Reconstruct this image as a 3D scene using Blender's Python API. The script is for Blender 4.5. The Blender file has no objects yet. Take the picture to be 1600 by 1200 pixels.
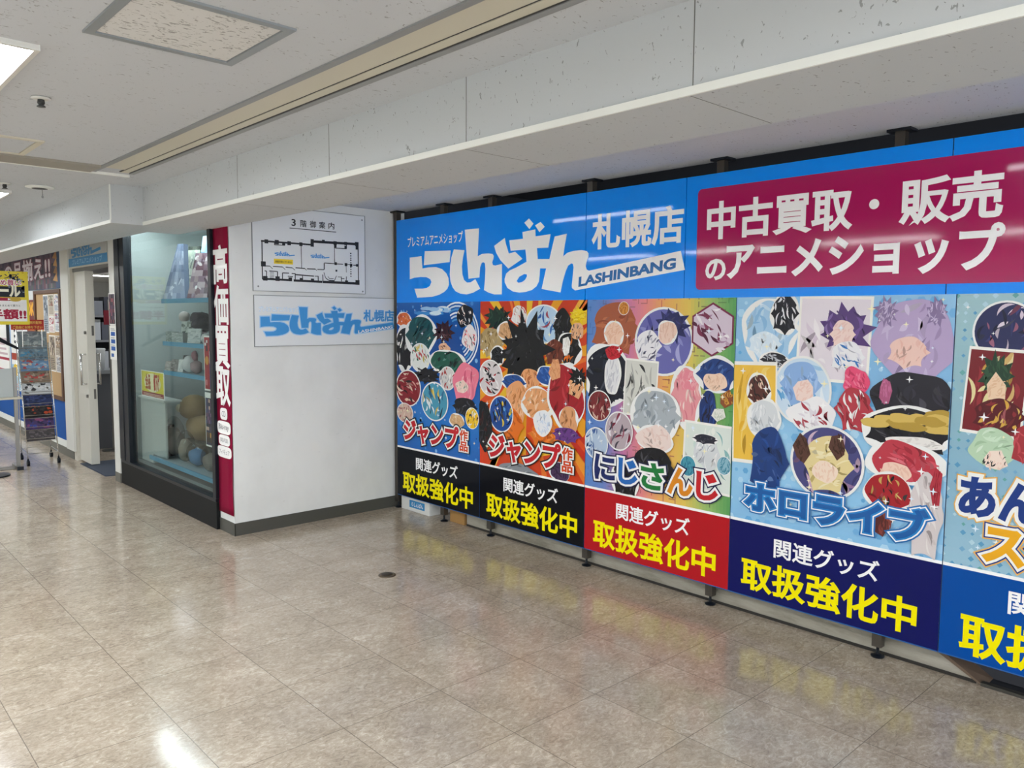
import bpy, bmesh, math, random
from mathutils import Vector, Matrix
SC = bpy.context.scene
COL = SC.collection

# ---------------------------------------------------------------- camera, world, exposure
H = 1.53
cam_d = bpy.data.cameras.new('camera')
cam_d.sensor_fit = 'HORIZONTAL'; cam_d.sensor_width = 36.0
cam_d.lens = 36.0 * 1233.3 / 1600.0
cam_d.clip_start = 0.02; cam_d.clip_end = 100
cam = bpy.data.objects.new('camera', cam_d); COL.objects.link(cam)
yaw, pitch, roll = 0.74851, 0.083866, -0.0069813
fwd = Vector((math.sin(yaw)*math.cos(pitch), math.cos(yaw)*math.cos(pitch), -math.sin(pitch)))
rgt = Vector((math.cos(yaw), -math.sin(yaw), 0)); dwn = fwd.cross(rgt)
r2 = rgt*math.cos(roll) + dwn*math.sin(roll); d2 = -rgt*math.sin(roll) + dwn*math.cos(roll)
cam.matrix_world = Matrix(((r2.x, -d2.x, -fwd.x, 0), (r2.y, -d2.y, -fwd.y, 0), (r2.z, -d2.z, -fwd.z, H), (0, 0, 0, 1)))
SC.camera = cam
world = bpy.data.worlds.new('world'); SC.world = world; world.use_nodes = True
world.node_tree.nodes['Background'].inputs[0].default_value = (0.93, 0.96, 1.0, 1)
world.node_tree.nodes['Background'].inputs[1].default_value = 4.5
vs = SC.view_settings
vs.view_transform = 'Standard'; vs.look = 'None'; vs.gamma = 1.0; vs.use_curve_mapping = False
vs.exposure = 0.0
LAMP = 32.0       # radiance of the corridor ceiling lights
TUBE = 11.0       # radiance of the tubes hidden behind the dropped beam

# ---------------------------------------------------------------- helpers
def lin(h):
    h = h.lstrip('#'); out = []
    for i in (0, 2, 4):
        c = int(h[i:i+2], 16)/255.0
        out.append(c/12.92 if c <= 0.04045 else ((c+0.055)/1.055)**2.4)
    return tuple(out)
MATS = {}
def mat(name, hexc='ffffff', rough=0.5, spec=0.5, metal=0.0, emit=0.0, coat=0.0):
    if name in MATS: return MATS[name]
    m = bpy.data.materials.new(name); m.use_nodes = True
    b = m.node_tree.nodes['Principled BSDF']; c = lin(hexc)
    b.inputs['Base Color'].default_value = (*c, 1); b.inputs['Roughness'].default_value = rough
    b.inputs['Specular IOR Level'].default_value = spec; b.inputs['Metallic'].default_value = metal
    b.inputs['Coat Weight'].default_value = coat
    if emit:
        b.inputs['Emission Color'].default_value = (*c, 1); b.inputs['Emission Strength'].default_value = emit
    MATS[name] = m; return m
class NT:
    def __init__(s, m): s.t = m.node_tree; s.b = s.t.nodes['Principled BSDF']
    def n(s, typ, **kw):
        nd = s.t.nodes.new(typ)
        for k, v in kw.items():
            if k.startswith('i_'): nd.inputs[int(k[2:])].default_value = v
            else: setattr(nd, k, v)
        return nd
    def l(s, a, b): s.t.links.new(a, b)
    def math(s, op, a, b=None):
        nd = s.n('ShaderNodeMath', operation=op)
        for i, v in enumerate((a, b)):
            if v is None: continue
            if isinstance(v, (int, float)): nd.inputs[i].default_value = v
            else: s.l(v, nd.inputs[i])
        return nd.outputs[0]
    def ramp(s, fac, stops):
        r = s.n('ShaderNodeValToRGB'); e = r.color_ramp.elements
        while len(e) < len(stops): e.new(0.5)
        for el, (p, h) in zip(e, stops): el.position = p; el.color = (*lin(h), 1)
        s.l(fac, r.inputs[0]); return r.outputs[0]
    def mix(s, fac, a, b, mode='MIX'):
        nd = s.n('ShaderNodeMix', data_type='RGBA', blend_type=mode)
        for i, v in ((0, fac), (6, a), (7, b)):
            if isinstance(v, (int, float)): nd.inputs[i].default_value = v
            elif isinstance(v, tuple): nd.inputs[i].default_value = v
            else: s.l(v, nd.inputs[i])
        return nd.outputs[2]
    def bump(s, h, strength, dist=0.01):
        nd = s.n('ShaderNodeBump'); nd.inputs['Strength'].default_value = strength; nd.inputs['Distance'].default_value = dist
        s.l(h, nd.inputs['Height']); s.l(nd.outputs[0], s.b.inputs['Normal']); return nd
    def pos(s): return s.n('ShaderNodeNewGeometry').outputs['Position']
    def scaled(s, v, sc):
        nd = s.n('ShaderNodeMapping'); nd.inputs['Scale'].default_value = sc; s.l(v, nd.inputs[0]); return nd.outputs[0]
    def noise(s, v, scale, detail=3, rough=0.5, dist=0.0):
        nd = s.n('ShaderNodeTexNoise'); nd.inputs['Scale'].default_value = scale; nd.inputs['Detail'].default_value = detail
        nd.inputs['Roughness'].default_value = rough; nd.inputs['Distortion'].default_value = dist
        s.l(v, nd.inputs['Vector']); return nd.outputs['Fac']

def floor_mat():
    m = mat('vinyl_floor', 'a89a86', 0.2, 0.5); t = NT(m); p = t.pos()
    sep = t.n('ShaderNodeSeparateXYZ'); t.l(p, sep.inputs[0])
    gx = t.math('DIVIDE', t.math('SUBTRACT', sep.outputs[0], 1.02), 0.45)
    gy = t.math('DIVIDE', t.math('SUBTRACT', sep.outputs[1], 1.14), 0.45)
    idc = t.n('ShaderNodeCombineXYZ'); t.l(t.math('FLOOR', gx), idc.inputs[0]); t.l(t.math('FLOOR', gy), idc.inputs[1])
    wn = t.n('ShaderNodeTexWhiteNoise'); t.l(idc.outputs[0], wn.inputs['Vector'])
    off = t.n('ShaderNodeVectorMath', operation='MULTIPLY_ADD'); t.l(wn.outputs['Color'], off.inputs[0])
    off.inputs[1].default_value = (7, 7, 7); t.l(p, off.inputs[2])
    v = off.outputs[0]
    a = t.noise(t.scaled(v, (1.0, 1.5, 1)), 26, 6, 0.62, 1.6)
    b = t.noise(v, 5, 3, 0.5, 0.5)
    c = t.noise(t.scaled(v, (1, 1.8, 1)), 70, 3, 0.6, 2.5)
    s_ = t.math('ADD', t.math('MULTIPLY', a, 0.52), t.math('ADD', t.math('MULTIPLY', b, 0.22), t.math('MULTIPLY', c, 0.26)))
    colr = t.ramp(s_, [(0.33, '85776a'), (0.45, 'a29483'), (0.55, 'b8aa98'), (0.68, 'd8cdbe')])
    tone = t.math('ADD', 0.96, t.math('MULTIPLY', wn.outputs['Value'], 0.06))
    tv = t.n('ShaderNodeCombineXYZ')
    for i in range(3): t.l(tone, tv.inputs[i])
    colr = t.mix(1.0, colr, tv.outputs[0], 'MULTIPLY')
    def seam(g):
        f = t.math('FRACT', g); d = t.math('MINIMUM', f, t.math('SUBTRACT', 1.0, f)); return t.math('LESS_THAN', d, 0.0036)
    line = t.math('MAXIMUM', seam(gx), seam(gy))
    colr = t.mix(t.math('MULTIPLY', line, 0.62), colr, (*lin('4a4038'), 1))
    t.l(colr, t.b.inputs['Base Color'])
    wear = t.noise(p, 2.2, 3, 0.5, 0.3)
    t.l(t.math('ADD', 0.07, t.math('MULTIPLY', wear, 0.12)), t.b.inputs['Roughness'])
    h = t.math('SUBTRACT', t.math('ADD', t.math('MULTIPLY', t.noise(p, 9, 2), 0.5), t.math('MULTIPLY', a, 0.05)), t.math('MULTIPLY', line, 0.15))
    t.bump(h, 0.07, 0.008)
    return m
def ceiling_mat(name='rock_wool_board', base='c9cdd2', amount=0.0, stretch=(1, 2.0, 1)):
    m = mat(name, base, 0.85, 0.2); t = NT(m); p = t.pos()
    n1 = t.noise(t.scaled(p, stretch), 46, 2, 0.55, 0.8)
    n2 = t.noise(p, 7, 2)
    th = t.math('GREATER_THAN', t.math('ADD', n1, t.math('MULTIPLY', n2, 0.16)), 0.80 - amount)
    n3 = t.noise(p, 1.1, 3)
    wall = t.ramp(n3, [(0.3, base), (0.7, base)])
    t.l(t.mix(t.math('MULTIPLY', th, 0.55), wall, (*lin('5d5c58'), 1)), t.b.inputs['Base Color'])
    t.bump(t.math('MULTIPLY', th, -1.0), 0.25, 0.004)
    return m
def wall_mat():
    m = mat('white_wall_paint', 'e4e6e4', 0.55, 0.35); t = NT(m); p = t.pos()
    n1 = t.noise(t.scaled(p, (1, 1, 0.7)), 2.2, 4, 0.6); n2 = t.noise(p, 160, 2)
    scuff = t.math('GREATER_THAN', t.noise(t.scaled(p, (1, 1, 3)), 20, 2), 0.735)
    c = t.ramp(n1, [(0.3, 'dadcda'), (0.6, 'e6e8e6')])
    t.l(t.mix(t.math('MULTIPLY', scuff, 0.18), c, (*lin('9a9a96'), 1)), t.b.inputs['Base Color']); t.bump(n2, 0.08, 0.001)
    return m
def concrete_mat():
    m = mat('curb_mortar', 'b5b0a2', 0.7, 0.3); t = NT(m); p = t.pos()
    n1 = t.noise(t.scaled(p, (1, 0.4, 2)), 6, 5, 0.65)
    t.l(t.ramp(n1, [(0.3, '777265'), (0.5, '9c978a'), (0.75, 'b2ada1')]), t.b.inputs['Base Color']); t.bump(n1, 0.2, 0.01)
    return m
def print_mat(name='print', rough=0.22, wav=0.0):
    m = mat(name, 'ffffff', rough, 0.3); t = NT(m)
    a = t.n('ShaderNodeVertexColor', layer_name='ink'); t.l(a.outputs[0], t.b.inputs['Base Color'])
    if wav:
        t.bump(t.noise(t.pos(), 1.6, 1), wav, 0.02)
    return m
def vinyl(name, hexc, rough=0.16, wav=0.03, spec=0.28):
    m = mat(name, hexc, rough, spec); t = NT(m); t.bump(t.noise(t.pos(), 1.6, 1), wav, 0.02); return m
def glass_mat(name, tint='dfeeea', refl=0.025, rough=0.01):
    m = bpy.data.materials.new(name); m.use_nodes = True; t = m.node_tree; t.nodes.remove(t.nodes['Principled BSDF'])
    out = t.nodes['Material Output']; tr = t.nodes.new('ShaderNodeBsdfTransparent'); tr.inputs[0].default_value = (*lin(tint), 1)
    gl = t.nodes.new('ShaderNodeBsdfGlossy'); gl.inputs['Roughness'].default_value = rough
    fr = t.nodes.new('ShaderNodeLayerWeight'); fr.inputs['Blend'].default_value = 0.5
    pw = t.nodes.new('ShaderNodeMath'); pw.operation = 'POWER'; pw.inputs[1].default_value = 5.0; t.links.new(fr.outputs['Facing'], pw.inputs[0])
    ma = t.nodes.new('ShaderNodeMath'); ma.operation = 'MULTIPLY_ADD'; ma.inputs[1].default_value = 0.42; ma.inputs[2].default_value = refl; t.links.new(pw.outputs[0], ma.inputs[0])
    mx = t.nodes.new('ShaderNodeMixShader'); t.links.new(ma.outputs[0], mx.inputs[0]); t.links.new(tr.outputs[0], mx.inputs[1]); t.links.new(gl.outputs[0], mx.inputs[2])
    t.links.new(mx.outputs[0], out.inputs[0]); MATS[name] = m; return m

M_FLOOR = floor_mat(); M_CEIL = ceiling_mat(amount=0.035); M_HATCH = ceiling_mat('hatch_board', 'd8d8d6', 0.10)
M_BEAM = ceiling_mat('beam_board', 'c3c7c9', 0.03, (1, 1.5, 1)); M_WALL = wall_mat(); M_CURB = concrete_mat()
M_WHITE = mat('white_metal', 'dcdcd6', 0.4); M_TRIM = mat('white_trim', 'eceee8', 0.45); M_CREAM = mat('cream_metal', 'cfcab8', 0.45)
M_GREYTRIM = mat('grey_trim', '8d8f90', 0.4); M_HATCHTRIM = mat('light_grey_trim', '8f9598', 0.4); M_SKIRT = mat('dark_skirting', '4a4a44', 0.5); M_BLACK = mat('black_metal', '10161f', 0.35, 0.35)
M_KICK = mat('charcoal_panel', '131516', 0.55, 0.2); M_STEEL = mat('steel_tube', '8a8884', 0.35, 0.5, 0.9); M_CHROME = mat('chrome', 'd8d8d8', 0.15, 0.5, 1.0)
M_DARK = mat('void_shade', '24262c', 0.8); M_PRINT = print_mat('glossy_print', 0.2, 0.02); M_PAPER = print_mat('paper_print', 0.5)  # near-black colour paints the unlit darkness onto the stairwell surfaces
M_BLUE = vinyl('sign_blue', '0090ff', 0.045, 0.008, 0.4); M_PINK = vinyl('sign_magenta', 'ae125a', 0.06, 0.008, 0.5); M_LETTER = vinyl('white_vinyl', 'ffffff', 0.08, 0.008)
M_YEL = vinyl('yellow_vinyl', 'fff000', 0.3, 0.02, 0.15)
M_GLASS = glass_mat('shop_glass', 'eef3f2'); M_BAG = glass_mat('clear_bag', 'e6eaea', rough=0.08)
M_LAMP2 = mat('dimmed_lamp_diffuser', 'f6fbff', 0.5, emit=LAMP*0.45); M_LAMP = mat('lamp_diffuser', 'f6fbff', 0.5, emit=LAMP); M_TUBE = mat('lamp_tube', 'f4faff', 0.5, emit=TUBE)  # second lamp has a dimmed copy so the nearby beam face stays unclipped
M_SHOPLAMP = mat('shop_lamp', 'f8fbff', 0.5, emit=18.0); M_CASEFILL = mat('case_fill_glow', 'f0faff', 0.5, emit=75.0)

WL = {}
class MB:
    def __init__(s): s.v = []; s.f = []; s.c = []
    def add(s, vs_, fs, col=None):
        k = len(s.v); s.v += [tuple(p) for p in vs_]
        for f in fs: s.f.append(tuple(i+k for i in f)); s.c.append(col)
        return s
    def box(s, a, b, col=None):
        x0, y0, z0 = (min(a[i], b[i]) for i in range(3)); x1, y1, z1 = (max(a[i], b[i]) for i in range(3))
        return s.add([(x0,y0,z0),(x1,y0,z0),(x1,y1,z0),(x0,y1,z0),(x0,y0,z1),(x1,y0,z1),(x1,y1,z1),(x0,y1,z1)],
              [(0,3,2,1),(4,5,6,7),(0,1,5,4),(1,2,6,5),(2,3,7,6),(3,0,4,7)], col)
    def tube(s, p, q, r, n=10, r1=None, col=None):
        p, q = Vector(p), Vector(q); d = (q-p).normalized(); r1 = r if r1 is None else r1
        u = d.orthogonal().normalized(); w = d.cross(u)
        vs_ = [p+(u*math.cos(2*math.pi*i/n)+w*math.sin(2*math.pi*i/n))*r for i in range(n)] + [q+(u*math.cos(2*math.pi*i/n)+w*math.sin(2*math.pi*i/n))*r1 for i in range(n)]
        return s.add(vs_, [(i,(i+1)%n,n+(i+1)%n,n+i) for i in range(n)]+[tuple(range(n-1,-1,-1)), tuple(range(n,2*n))], col)
    def lathe(s, c, prof, n=20, col=None):
        c = Vector(c); vs_ = []; fs = []
        for r, z in prof: vs_ += [(c.x+r*math.cos(2*math.pi*i/n), c.y+r*math.sin(2*math.pi*i/n), c.z+z) for i in range(n)]
        for k in range(len(prof)-1):
            for i in range(n): fs.append((k*n+i, k*n+(i+1)%n, (k+1)*n+(i+1)%n, (k+1)*n+i))
        fs.append(tuple(range(n-1,-1,-1))); fs.append(tuple(range((len(prof)-1)*n, len(prof)*n)))
        return s.add(vs_, fs, col)
    def blob(s, c, r, seed=0, amp=0.12, n=14, m=9, col=None):
        rd = random.Random(seed); ph = [rd.uniform(0, 6.28) for _ in range(6)]; vs_ = []; fs = []
        for j in range(m+1):
            th = math.pi*j/m
            for i in range(n):
                a = 2*math.pi*i/n; k = 1+amp*(math.sin(3*a+ph[0]+2*th)+math.sin(5*th+ph[1]+a*2)*0.7+math.sin(7*a+ph[2]-3*th)*0.5)*math.sin(th)
                vs_.append((c[0]+r[0]*k*math.sin(th)*math.cos(a), c[1]+r[1]*k*math.sin(th)*math.sin(a), c[2]+r[2]*k*math.cos(th)))
        for j in range(m):
            for i in range(n): fs.append((j*n+i, (j+1)*n+i, (j+1)*n+(i+1)%n, j*n+(i+1)%n))
        return s.add(vs_, fs, col)
    def build(s, name, m, parent=None, smooth=False, bevel=0.0):
        w = WL.get(parent.name, Vector()) if parent else Vector()
        me = bpy.data.meshes.new(name)
        me.from_pydata([tuple(Vector(p)-w) for p in s.v], [], s.f); me.update()
        if any(c is not None for c in s.c):
            at = me.color_attributes.new('ink', 'FLOAT_COLOR', 'CORNER')
            for p, c in zip(me.polygons, s.c):
                c4 = (*lin(c or 'ffffff'), 1)
                for li in p.loop_indices: at.data[li].color = c4
        if smooth:
            for p in me.polygons: p.use_smooth = True
        me.materials.append(m)
        o = bpy.data.objects.new(name, me); COL.objects.link(o)
        if parent: o.parent = parent
        WL[o.name] = w
        if bevel:
            md = o.modifiers.new('bevel', 'BEVEL'); md.width = bevel; md.segments = 2; md.limit_method = 'ANGLE'
        return o
def tag(o, label, cat, group=None):
    o['label'] = label; o['category'] = cat
    if group: o['group'] = group
    return o
def thing(name, label, cat, loc, group=None):
    o = bpy.data.objects.new(name, None); o.empty_display_size = 0.1; COL.objects.link(o)
    o.location = loc; WL[o.name] = Vector(loc); return tag(o, label, cat, group)
def struct(o): o['kind'] = 'structure'; return o
def sroot(name, loc):
    o = bpy.data.objects.new(name, None); o.empty_display_size = 0.1; COL.objects.link(o)
    o.location = loc; WL[o.name] = Vector(loc); return struct(o)

_dg = None
def curve_mesh(cu):
    o = bpy.data.objects.new('tmp', cu); COL.objects.link(o); bpy.context.view_layer.update()
    me = bpy.data.meshes.new_from_object(o.evaluated_get(bpy.context.evaluated_depsgraph_get()))
    vs_ = [v.co.copy() for v in me.vertices]; fs = [tuple(p.vertices) for p in me.polygons]
    bpy.data.objects.remove(o); bpy.data.meshes.remove(me); bpy.data.curves.remove(cu); return vs_, fs
def text_curve(t, bold):
    cu = bpy.data.curves.new('t', 'FONT'); cu.body = t; cu.dimensions = '2D'; cu.resolution_u = 3
    cu.bevel_depth = bold; cu.bevel_resolution = 0; return cu
def poly_curve(polys, bold=0.0):
    cu = bpy.data.curves.new('p', 'CURVE'); cu.dimensions = '2D'; cu.fill_mode = 'BOTH'; cu.bevel_depth = bold; cu.bevel_resolution = 0
    for pl in polys:
        sp = cu.splines.new('POLY'); sp.points.add(len(pl)-1); sp.use_cyclic_u = True
        for p, (x, y) in zip(sp.points, pl): p.co = (x, y, 0, 1)
    return cu
BB = {}
def bbox(t):
    if t not in BB:
        vs_, _ = curve_mesh(text_curve(t, 0.0)); BB[t] = (min(v.x for v in vs_), max(v.x for v in vs_), min(v.y for v in vs_), max(v.y for v in vs_))
    return BB[t]
def text(mb, t, bl, br, tl, nrm, lift, bold=0.0, col=None):
    """lettering t fitted to the parallelogram bl-br-tl, lifted off its panel along nrm"""
    x0, x1, y0, y1 = bbox(t); vs_, fs = curve_mesh(text_curve(t, bold))
    bl, br, tl, nrm = Vector(bl), Vector(br), Vector(tl), Vector(nrm); out = []
    for v in vs_:
        out.append(bl+(br-bl)*((v.x-x0)/(x1-x0))+(tl-bl)*((v.y-y0)/(y1-y0))+nrm*(lift+(0.0002 if v.z > 0 else 0.0)))
    return mb.add(out, fs, col)
def polys(mb, pls, org, ux, uz, nrm, lift, bold=0.0, col=None):
    vs_, fs = curve_mesh(poly_curve(pls, bold)); org, ux, uz, nrm = map(Vector, (org, ux, uz, nrm))
    return mb.add([org+ux*v.x+uz*v.y+nrm*(lift+(0.0002 if v.z > 0 else 0.0)) for v in vs_], fs, col)
LOGO = [[(0.369,0.381),(0.680,0.368),(0.667,0.286),(0.356,0.277)],
 [(0.177,0.342),(0.329,0.346),(0.339,0.253),(0.411,0.259),(0.508,0.257),(0.580,0.239),(0.632,0.205),(0.655,0.170),(0.660,0.124),(0.641,0.095),(0.603,0.073),(0.546,0.054),(0.459,0.040),(0.271,0.036),(0.236,0.105),(0.340,0.103),(0.390,0.106),(0.430,0.121),(0.450,0.150),(0.435,0.171),(0.390,0.187),(0.320,0.191),(0.239,0.188),(0.176,0.178)],
 [(0.715,0.374),(0.836,0.361),(0.819,0.311),(0.807,0.249),(0.813,0.193),(0.832,0.153),(0.864,0.134),(0.903,0.134),(0.955,0.155),(1.008,0.088),(0.929,0.061),(0.859,0.051),(0.788,0.058),(0.734,0.076),(0.701,0.106),(0.678,0.146),(0.669,0.198),(0.674,0.261),(0.687,0.317)],
 [(0.838,0.503),(0.992,0.501),(0.980,0.311),(1.022,0.325),(1.089,0.325),(1.134,0.319),(1.148,0.305),(1.143,0.286),(1.131,0.263),(1.139,0.244),(1.164,0.240),(1.230,0.248),(1.230,0.045),(1.157,0.046),(1.099,0.058),(1.047,0.078),(1.057,0.152),(1.061,0.222),(1.056,0.258),(1.044,0.267),(1.023,0.265),(1.006,0.236),(0.998,0.165),(0.881,0.160)],
 [(1.257,0.418),(1.266,0.383),(1.298,0.313),(1.359,0.321),(1.429,0.272),(1.293,0.214),(1.212,0.275),(1.171,0.325),(1.150,0.372)],
 [(1.426,0.444),(1.546,0.452),(1.548,0.408),(1.682,0.412),(1.663,0.330),(1.562,0.333),(1.570,0.263),(1.674,0.258),(1.697,0.331),(1.718,0.395),(1.822,0.405),(1.806,0.339),(1.793,0.269),(1.828,0.289),(1.881,0.298),(1.946,0.298),(1.985,0.291),(2.001,0.277),(2.000,0.256),(1.985,0.223),(1.980,0.200),(1.988,0.181),(2.006,0.173),(2.661,0.254),(2.690,0.151),(1.895,0.058),(1.870,0.073),(1.868,0.088),(1.874,0.137),(1.881,0.199),(1.875,0.219),(1.862,0.223),(1.836,0.211),(1.816,0.178),(1.793,0.119),(1.774,0.048),(1.607,0.073),(1.646,0.201),(1.592,0.203),(1.589,0.161),(1.583,0.121),(1.561,0.091),(1.521,0.069),(1.462,0.057),(1.402,0.054),(1.340,0.062),(1.285,0.087),(1.259,0.124),(1.257,0.146),(1.272,0.182),(1.307,0.202),(1.369,0.218),(1.467,0.251),(1.463,0.289),(1.455,0.330),(1.315,0.330),(1.301,0.399),(1.432,0.401)],
 [(1.374,0.129),(1.400,0.157),(1.446,0.173),(1.470,0.170),(1.472,0.157),(1.454,0.135),(1.424,0.121),(1.393,0.118)],
 [(1.486,0.526),(1.528,0.490),(1.491,0.458),(1.443,0.502)],
 [(1.592,0.495),(1.630,0.462),(1.583,0.432),(1.543,0.477)]]
PLAN_LINES = [(2.489,2.049,2.873,2.048,0.0120),(2.882,2.089,2.881,2.034,0.0260),(2.893,2.072,3.268,2.078,0.0180),(3.267,2.083,3.268,1.776,0.0080),(2.495,2.049,2.494,1.786,0.0080),(2.494,1.788,2.714,1.786,0.0140),(2.730,1.785,2.960,1.783,0.0160),(2.963,1.783,3.271,1.781,0.0180),(2.792,2.045,2.795,1.875,0.0050),(3.063,2.069,3.064,1.927,0.0050),(2.977,1.920,2.976,1.874,0.0080),(2.977,1.922,3.135,1.920,0.0060),(3.223,1.918,3.266,1.919,0.0060),(3.156,1.921,3.199,1.920,0.0050),(2.494,1.878,2.551,1.878,0.0060),(2.574,1.877,2.646,1.877,0.0060),(2.670,1.877,2.721,1.874,0.0060),(2.746,1.876,2.820,1.874,0.0070),(2.837,1.873,2.904,1.874,0.0070),(2.921,1.872,2.976,1.873,0.0060),(2.551,1.878,2.571,1.860,0.0040),(2.646,1.877,2.667,1.859,0.0040),(2.721,1.874,2.743,1.858,0.0040),(2.820,1.874,2.834,1.862,0.0040),(2.904,1.874,2.916,1.863,0.0040),(3.069,2.036,3.167,2.038,0.0060),(3.167,2.071,3.167,2.038,0.0060),(3.069,2.051,3.069,2.036,0.0060),(2.511,1.844,2.526,1.842,0.0060),(2.526,1.842,2.523,1.790,0.0060),(2.545,1.844,2.608,1.843,0.0060),(2.607,1.843,2.606,1.793,0.0070),(2.645,1.836,2.644,1.789,0.0060),(2.645,1.835,2.696,1.835,0.0060),(2.715,1.834,2.745,1.834,0.0060),(2.743,1.834,2.742,1.788,0.0070),(2.685,1.813,2.725,1.811,0.0060),(2.745,1.827,2.892,1.822,0.0080),(2.800,1.820,2.802,1.788,0.0060),(2.926,1.823,2.926,1.785,0.0070),(2.898,1.822,2.929,1.823,0.0050),(2.964,1.837,2.965,1.786,0.0070),(2.973,1.853,2.987,1.813,0.0050),(2.987,1.813,3.013,1.796,0.0060),(3.013,1.796,3.060,1.795,0.0070),(3.060,1.795,3.078,1.832,0.0050),(3.007,1.824,3.019,1.809,0.0040),(3.019,1.809,3.054,1.810,0.0040),(3.162,1.908,3.163,1.861,0.0040),(3.163,1.830,3.161,1.788,0.0060),(3.119,1.828,3.120,1.792,0.0060),(3.090,1.824,3.119,1.824,0.0040),(3.122,1.813,3.146,1.814,0.0050),(2.588,2.044,2.588,2.028,0.0050),(2.588,2.028,2.667,2.030,0.0050),(2.667,2.047,2.667,2.030,0.0050),(2.646,2.038,2.665,2.038,0.0140),(2.550,1.835,2.581,1.834,0.0030),(2.550,1.825,2.581,1.824,0.0030),(2.549,1.815,2.581,1.814,0.0030),(2.549,1.805,2.581,1.804,0.0030),(2.549,1.796,2.580,1.795,0.0030)]
PLAN_DOTS = [(2.528,2.048,0.0272),(2.606,2.048,0.0304),(2.700,2.047,0.0272),(2.791,2.046,0.0256),(2.973,2.079,0.0224),(3.070,2.073,0.0272),(3.160,2.076,0.0240),(3.256,2.078,0.0304),(3.258,2.050,0.0256),(3.072,2.050,0.0192),(3.159,2.050,0.0192),(2.503,1.891,0.0352),(2.515,1.792,0.0320),(2.607,1.793,0.0320),(2.704,1.792,0.0272),(2.791,1.792,0.0256),(2.880,1.791,0.0256),(3.073,1.922,0.0208),(3.161,1.919,0.0224),(3.205,1.917,0.0208),(3.257,1.918,0.0192),(3.164,1.788,0.0256),(3.259,1.789,0.0352),(3.078,1.870,0.0144)]
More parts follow.
